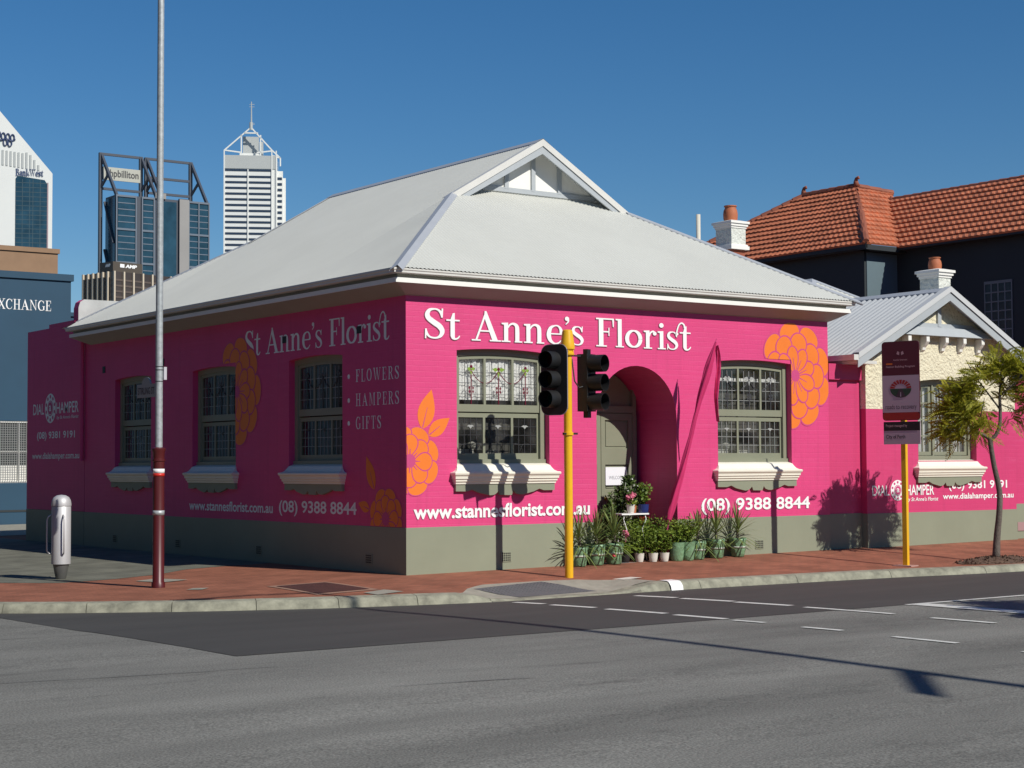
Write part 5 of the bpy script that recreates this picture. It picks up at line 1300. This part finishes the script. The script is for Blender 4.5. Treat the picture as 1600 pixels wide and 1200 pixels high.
# unseen blocks added across both streets to hold sky light off the shade
ob = thing("sky_blocker_side", "unseen brown block added across the side street to darken the shaded wall", "building", (-17.5,-4,0))
mb = MB(); mb.box(-14,0,0,70,-.4,14.5); mb.done("wall", mat("brown_brick", (.085,.052,.036), .85, noise=(1,.2), bump=('brick',1,.4,.02)), ob)
mb = MB(); mb.box(-14.3,.3,-.3,70.3,14.5,14.9); mb.done("coping", tan, ob)
mb = MB()
for k in range(11): mb.prism([rect(3+6*k, 5.4+6*k, 1.2, 3.6), rect(3.1+6*k, 5.3+6*k, 1.3, 3.5)], LF, .0, .06)
mb.done("window", sage, ob)
ob = thing("sky_blocker_road", "unseen dark block added across the road to cut sky light on the shop", "building", (-50,-58,0))
mb = MB(); mb.box(0,110,-12,0,-.4,19); mb.done("wall", brown_glass, ob)
mb = MB()
for k in range(23): mb.box(k*5-.2,k*5+.2,.0,.3,-.4,19)
mb.done("fin", tan, ob)
mb = MB(); mb.box(-.3,110.3,-12.3,.35,19,19.5); mb.done("coping", tan, ob)

# leaning promotional flag
fl0 = Vector((5.08,-.10,.04)); fl1 = Vector((5.80,-.83,3.86))
fg = thing("feather_flag", "twisted hot pink feather flag leaning out beside the arched doorway", "flag", fl0)
mb = MB(); mb.tube([(0,0,0), (fl1-fl0)*.5, fl1-fl0], [.011,.009,.006], 6); mb.done("pole", pink_line, fg)
mb = MB(); dirn = (fl1-fl0).normalized(); sv = Vector((.81,-.586,0)); sv = (sv-dirn*sv.dot(dirn)).normalized(); nv = dirn.cross(sv)
prof = [(.985,.010,.015,0),(.95,.028,.022,.2),(.90,.046,.042,.5),(.84,.06,.045,.9),(.76,.058,.032,1.2),(.68,.05,.022,1.7),(.60,.040,.022,2.2),(.52,.040,.026,2.6),(.44,.046,.032,3.0),(.36,.054,.038,3.4),(.29,.066,.042,3.8),(.225,.068,.042,4.2),(.185,.04,.028,4.5)]
prof = crom(prof, 4); rings = []
for t, wl, wr, ph in prof:
    c = (fl1-fl0)*t; ring_ = []
    for k in range(26):
        a = 2*math.pi*k/26; ra = (wl if math.cos(a) < 0 else wr); fold = 1+.30*math.sin(4*a+ph*2.6)+.16*math.sin(9*a-ph*3)
        ring_.append(c + sv*(ra*math.cos(a)*fold) + nv*(.036*math.sin(a)*fold*min(1, ra*14)))
    rings.append(mb.vs(ring_))
for A, B in zip(rings, rings[1:]):
    for k in range(26): mb.idx([A[k], A[(k+1) % 26], B[(k+1) % 26], B[k]])
# loose corner hanging from the top
f0 = [(.975,.03),(.90,.14),(.84,.19),(.78,.20)]; top = []
strip = []
for i in range(15):
    t = i/14; z = 3.72-1.30*t; hw2 = .010+.040*math.sin(math.pi*min(t*1.1, 1))*(1-t*.45); cxx = 5.80+.0*t+.022*math.sin(t*7); row = []
    for j in range(9):
        q = -1+2*j/8; row.append(Vector((cxx+q*hw2*.81+.01, -.82-q*hw2*.586+.035*math.sin(q*4+t*5), z+.03*q*q))-fl0)
    strip.append(mb.vs(row))
for A, B in zip(strip, strip[1:]):
    for k in range(8): mb.idx([A[k], A[k+1], B[k+1], B[k]])
mb.done("cloth", flagm, fg, smooth=True)

# welcome notice on the door
mb = MB(); mb.box(4.79, 5.27, .985, .995, 1.335, 1.655); o = mb.done("welcome_notice", notice_w); tag(o, "white paper notice reading WELCOME on the grey front door", "notice")
mb = MB(); put_text(mb, "WELCOME", FR, 4.86, 5.20, 1.44, 1.50, .983); mb.done("lettering", notice_ink, o, weld=False)

# ------------------------------------------------------------------ plants
def rv(): return Vector((random.gauss(0,1), random.gauss(0,1), random.gauss(0,1))).normalized()
def blade(mb, base, d, L_, w, droop):
    d = Vector(d).normalized(); side = d.cross(Vector((0,0,1)))
    side = side.normalized() if side.length > .05 else Vector((1,0,0)); n = 5; rows = []
    for i in range(n+1):
        t = i/n; p = Vector(base)+d*L_*t+Vector((0,0,-droop*L_*t*t)); ww = w*(.55+.9*t)*(1-t)**.6 if t < 1 else 0
        rows.append(mb.vs([p-side*ww, p+side*ww]))
    for A, B in zip(rows, rows[1:]): mb.idx([A[0], A[1], B[1], B[0]])
def pot_mesh(mb, r0, r1, h, n=18, crinkle=0):
    rings = []
    for k, (r, z) in enumerate([(r0*.9,0),(r0,.02),(r0+(r1-r0)*.4,h*.4),(r0+(r1-r0)*.5,h*.5),(r1*.97,h*.9),(r1,h),(r1*.9,h),(r1*.85,h*.85)]):
        rings.append(mb.vs([(r*(1+crinkle*math.sin(j*5.3+k*2))*math.cos(2*math.pi*j/n), r*(1+crinkle*math.sin(j*3.1+k))*math.sin(2*math.pi*j/n), z+(crinkle*.15*math.sin(j*7) if k in (5, 6) else 0)) for j in range(n)]))
    for A, B in zip(rings, rings[1:]):
        for j in range(n): mb.idx([A[j], A[(j+1) % n], B[(j+1) % n], B[j]])
    mb.idx(rings[-1]); mb.idx(rings[0][::-1])
def spiky(loc, sc, label, seed, n=74, red=False):
    random.seed(seed); t = thing("potted_yucca", label, "potted plant", loc, random.random()*6, "spiky plants in green wrapped pots by the doorway")
    mb = MB(); pot_mesh(mb, .115*sc, .155*sc, .33*sc, crinkle=.06); mb.done("pot", wrap, t, smooth=True)
    mb = MB(); mb.lathe([(.142*sc,.16*sc),(.146*sc,.175*sc),(.142*sc,.19*sc)], n=18); mb.done("ribbon", mat("pale_ribbon", (.45,.5,.42), .4), t, smooth=True)
    if red: mb = MB(); mb.lathe([(0,0),(.04,.01),(.03,.03),(0,.04)], (-.03,-.15*sc,.12*sc), 8); mb.done("bow", mat("red_bow", (.45,.02,.03), .5), t)
    mb = MB(); mb.tube([(0,0,.25*sc),(0.01,0,.50*sc)], [.03*sc,.025*sc], 6); mb.done("stem", tree_bark, t)
    mb = MB()
    for k in range(n):
        a = k*2.4; el = math.pi*.5-(k/n)**.8*1.9; z = .54-.24*k/n
        d = (math.cos(a)*math.cos(el), math.sin(a)*math.cos(el), math.sin(el)); blade(mb, (0,0,z*sc), d, (.42+.20*random.random())*sc, .0175*sc, .10+.30*random.random())
    mb.done("foliage", spike_leaf, t, weld=False); return t
wallz = lambda x, y: zpav(x, y)
for i, (x, y, s, lb) in enumerate(((3.25,-.20,1.0,"spiky yucca in green wrapped pot half hidden behind the yellow pole"),(3.64,-.17,1.05,"spiky yucca in green wrapped pot between the yellow pole and the red bow"),(4.02,-.17,1.08,"spiky yucca with a red bow on its green wrapped pot"),
    (5.86,-.22,1.0,"spiky yucca in green wrapped pot nearest the foot of the pink flag"),(6.32,-.20,1.03,"middle yucca of the three standing below the white phone number"),(6.86,-.18,1.02,"spiky yucca in green wrapped pot standing nearest the wall vent"))):
    spiky((x, y, zpav(x, y)), s*.98, lb, 20+i, red=(i == 2))
def bushy(name, label, loc, potm, r0, r1, h, blobs, leaf, nleaf, lsz, flowers=None, group=None, rz=0):
    t = thing(name, label, "potted plant", loc, rz, group)
    mb = MB(); pot_mesh(mb, r0, r1, h); mb.done("pot", potm, t, smooth=True, auto=True)
    mb = MB()
    for k in range(nleaf):
        bx_, by_, bz_, br = random.choice(blobs); p = Vector((bx_,by_,bz_))+rv()*br*random.random()**.4
        d = (rv()+Vector((0,-.1,.5))).normalized(); s = d.orthogonal().normalized(); l = lsz*(.7+.6*random.random())
        mb.face([p, p+d*l*.5+s*l*.28, p+d*l, p+d*l*.5-s*l*.28])
    for k in range(14):
        b = random.choice(blobs); q = Vector((b[0],b[1],b[2]))+rv()*b[3]*.8; mb.tube([(0,0,h*.9), q*.6+Vector((0,0,h*.4)), q], [.007,.005,.003], 4)
    mb.done("foliage", leaf, t, weld=False)
    if flowers:
        mb = MB()
        for fx_, fy_, fz_, fr_, nn in flowers[1]:
            for k in range(nn):
                p = Vector((fx_,fy_,fz_))+rv()*fr_; d = rv(); s = d.orthogonal(); l = flowers[2]
                mb.face([p-s*l, p+d*l, p+s*l, p-d*l])
            mb.tube([(0,0,h), (fx_,fy_,fz_)], .004, 4)
        mb.done("blossom", flowers[0], t, weld=False)
    return t
random.seed(5)
G1 = "box shrubs in small pots across the doorstep"
for i, (x, y, lb) in enumerate(((4.62,-.12,"small box shrub in the white pot nearest the flowering geranium"),(4.86,-.20,"small box shrub in the middle one of three white pots by the step"),(5.08,-.24,"small box shrub in the white pot nearest the flag foot"),
        (4.72,.20,"taller box shrub in dark pot directly under the wire stand shelf"),(4.98,.16,"taller box shrub in dark pot behind the middle white pot"),(5.24,.08,"taller box shrub in dark pot behind the flag foot"))):
    bushy("box_shrub", lb, (x, y, .035 if y > -.11 else zpav(x, y)+.004), whitepot if i < 3 else blackpot, .065, .085, .15, [(0,0,.28,.14),(.06,-.03,.40,.15),(-.07,.02,.46,.14)] if i < 3 else [(0,0,.42,.19),(.10,0,.56,.18),(-.10,.0,.60,.17),(.02,-.06,.30,.18)], box_leaf, 420 if i < 3 else 900, .058, group=G1)
for i, (x, y, lb) in enumerate(((5.36,-.24,"leafy shrub in green wrapped pot between the flag and the other wrapped shrub"),(5.60,-.25,"leafy shrub in green wrapped pot beside the yucca nearest the flag"))):
    bushy("box_shrub", lb, (x, y, zpav(x, y)), wrap, .11, .14, .32, [(0,0,.46,.16),(.08,0,.58,.17),(-.09,.02,.54,.17)], box_leaf, 620, .056, group="leafy shrubs in green wrapped pots")
bushy("geranium", "pink flowering geranium in a low dark pot in front of the stand", (4.36,-.05,.035), blackpot, .07, .09, .14, [(0,0,.22,.11),(.06,0,.25,.09),(-.05,.02,.26,.09)], box_leaf, 170, .085, (petal_pink, [(0,-.02,.50,.045,26),(.05,0,.46,.03,14)], .022))
bushy("tall_shrub", "dark leafy shrub rising behind the wire stand against the door", (4.58,.46,.035), blackpot, .14, .18, .30, [(-.14,0,.50,.24),(-.2,0,.72,.2),(.02,0,.80,.24),(.1,.05,1.02,.2),(.18,0,1.18,.15),(.40,0,1.05,.17),(.30,0,1.38,.08),(.55,0,1.2,.10)], dark_leaf, 2300, .085, (petal_white, [(.35,-.1,1.2,.12,7),(.15,-.1,1.35,.15,6),(.5,0,1.3,.1,6)], .016))
# two tier wire stand
st_ = thing("plant_stand", "white wire plant stand with a scalloped top shelf on the doorstep", "plant stand", (4.66,.18,.035))
mb = MB(); mb.prism([[(-.28,-.13),(-.1,-.16),(.1,-.12),(.32,-.14),(.34,.12),(-.28,.12)]], lambda a, b, d: (a, b, d), .80, .825); mb.done("shelf", white_p, st_)
for x, y in ((-.2,-.1),(.26,-.1),(-.2,.1),(.26,.1)):
    mb = MB(); mb.tube([(x,y,.80),(x*1.1,y,.72),(x*.75,y,.55),(x*.95,y,.3),(x*1.15,y,0)], .010, 6); mb.done("leg", white_p, st_, smooth=True)
random.seed(9)
bushy("cyclamen", "pink cyclamen in a white pot on the wire stand", (4.62,.10,.862), whitepot, .055, .075, .15, [(0,0,.17,.07)], box_leaf, 60, .07, (petal_pink, [(0,0,.29,.05,24),(.06,0,.32,.04,16),(-.05,0,.27,.035,12)], .024))
bushy("terracotta_plant", "small leafy plant in a terracotta pot between the white and blue pots", (4.78,.24,.862), terra_pot, .06, .08, .14, [(0,0,.2,.08),(0,0,.3,.1)], dark_leaf, 160, .06)
bushy("grassy_plant", "grassy plant in a dark blue glazed pot on the wire stand", (4.92,.12,.862), bluepot, .085, .10, .15, [(0,0,.26,.11),(.04,0,.40,.12),(.0,0,.34,.1)], box_leaf, 260, .075)
bushy("red_pot_plant", "sparse flowering plant in a red pot at the back of the doorstep", (5.18,.45,.035), mat("red_pot", (.3,.02,.02), .4), .1, .13, .75, [(0,0,.9,.12),(.02,0,1.1,.14)], dark_leaf, 160, .05, (petal_white, [(0,0,1.2,.12,9),(.05,0,1.0,.12,8)], .013))

# street tree
def street_tree(loc, label):
    t = thing("street_tree", label, "tree", loc, -R(36), None)
    random.seed(31)
    mb = MB()
    limbs = [([(0,0,-.05),(.03,.02,.35),(.07,.0,.75),(.09,.03,1.15),(.0,.02,1.6),(-.06,0,1.98),(-.055,0,2.08)], [.075,.062,.055,.052,.047,.046,.046]),
             ([(-.055,0,2.06),(-.16,.03,2.14),(-.30,.05,2.22),(-.45,.08,2.38),(-.62,.1,2.62),(-.78,.12,2.9)], [.034,.028,.024,.02,.014,.008]),
             ([(-.055,0,2.06),(.04,-.02,2.16),(.10,-.04,2.34),(.115,-.03,2.6),(.12,0,2.85),(.15,.02,3.1),(.16,.02,3.3),(.13,.03,3.5)], [.036,.034,.032,.03,.026,.022,.016,.008]),
             ([(-.45,.08,2.38),(-.72,.05,2.34),(-.95,.02,2.22)], [.016,.011,.006]), ([(.12,0,2.85),(.35,-.1,3.05),(.6,-.15,3.25),(.85,-.2,3.35)], [.018,.014,.01,.006]),
             ([(.115,-.03,2.6),(-.1,.1,2.95),(-.3,.15,3.25),(-.42,.16,3.5)], [.018,.014,.01,.006]), ([(.15,.02,3.1),(.4,.2,3.3),(.7,.3,3.3)], [.014,.01,.006]), ([(-.62,.1,2.62),(-.85,-.05,2.8),(-1.05,-.1,2.85)], [.01,.008,.005]),
             ([(.12,0,2.7),(.3,.15,2.65),(.55,.2,2.55)], [.012,.009,.005]), ([(-.3,.05,2.22),(-.28,-.2,2.5),(-.25,-.35,2.8)], [.014,.01,.006])]
    for p, r in limbs: mb.tube(crom([tuple(q) for q in p], 3), [c[0] for c in crom([(q,) for q in r], 3)], 8)
    mb.done("trunk", tree_bark, t, smooth=True)
    mb = MB()
    clumps = [(-.72,0,2.88,.28,40),(-.92,0,2.62,.22,24),(-1.02,.0,2.25,.18,18),(-.62,-.05,2.45,.26,34),(-.45,.1,2.75,.30,44),(-.35,-.15,3.10,.24,26),(-.25,0,2.55,.24,28),(-.72,.1,2.15,.18,16),(-.28,.1,2.22,.15,8),
              (.05,.1,3.25,.24,20),(.12,0,3.42,.24,22),(.35,-.1,3.30,.26,26),(.62,-.1,3.35,.26,32),(.80,-.1,3.05,.26,28),(.45,.15,2.85,.26,22),(.20,.1,2.95,.2,12),(.85,.1,3.42,.25,24),(1.1,0,3.3,.25,22),(.50,.2,2.5,.22,14),(.95,.1,2.75,.22,16),(.75,.1,2.35,.16,8)]
    for cx, cy, cz, cr, n in clumps:
        if cx < 0: cx *= .82
        cr *= .92
        for k in range(int(n*2.3)):
            p = Vector((cx,cy,cz))+Vector((random.gauss(0,.55), random.gauss(0,.6), random.gauss(0,.42)))*cr
            out_ = (p-Vector((.0,0,2.7))); d = (out_.normalized()*.6+rv()*.65); d.z = d.z*.55+.08; d.normalize()
            L_ = .20+.18*random.random(); side = d.cross(Vector((0,0,1))).normalized(); tilt = random.uniform(-1.3,1.3); nn = side.cross(d)
            side = (side*math.cos(tilt)+nn*math.sin(tilt)).normalized()
            m = 10
            for j in range(1, m+1):
                t_ = j/m; q = p+d*L_*t_+Vector((0,0,-.22*L_*t_*t_)); ll = .080*math.sin(math.pi*(.18+.74*t_))*(.8+.4*random.random())
                for s in (-1, 1):
                    e = (side*s+d*.55).normalized()*ll+Vector((0,0,-.012)); wv = d*.015
                    mb.face([q-wv*.4, q+e*.5-wv, q+e, q+e*.5+wv])
    mb.done("crown", tree_leaf, t, weld=False)
    return t
tx, ty = 10.58, -2.88
t_a = street_tree((tx, ty, .04), "young feathery street tree with a thin crooked trunk beside the kerb")
t_b = copy_tree(t_a); t_b.location = (4.3,-12.7,-.2); t_b.rotation_euler = (0,0,R(40)); t_b["label"] = "young feathery tree whose crown shadows the stop line"
random.seed(3)
mb = MB(); n = 26; ringo = []
for f_, zz in ((1.0, .0), (.75, .05), (.4, .085), (0.05, .09)):
    ringo.append(mb.vs([(tx+.05+1.05*f_*math.cos(2*math.pi*k/n), ty-.02+.42*f_*math.sin(2*math.pi*k/n), zpav(tx, ty)+zz+.004) for k in range(n)]))
for A, B in zip(ringo, ringo[1:]):
    for k in range(n): mb.idx([A[k], A[(k+1) % n], B[(k+1) % n], B[k]])
for k in range(420):
    a = random.random()*6.28; rr_ = math.sqrt(random.random())*1.08; x, y = tx+.05+1.05*rr_*math.cos(a), ty-.02+.42*rr_*math.sin(a); z = zpav(tx, ty)+.095*(1-rr_*rr_*.9)+.012; d = rv()*.035; s = rv()*.02
    p = Vector((x,y,z)); mb.face([p-d, p+s, p+d, p-s])
tag(mb.done("mulch", mulch_m, weld=False), kind='stuff')
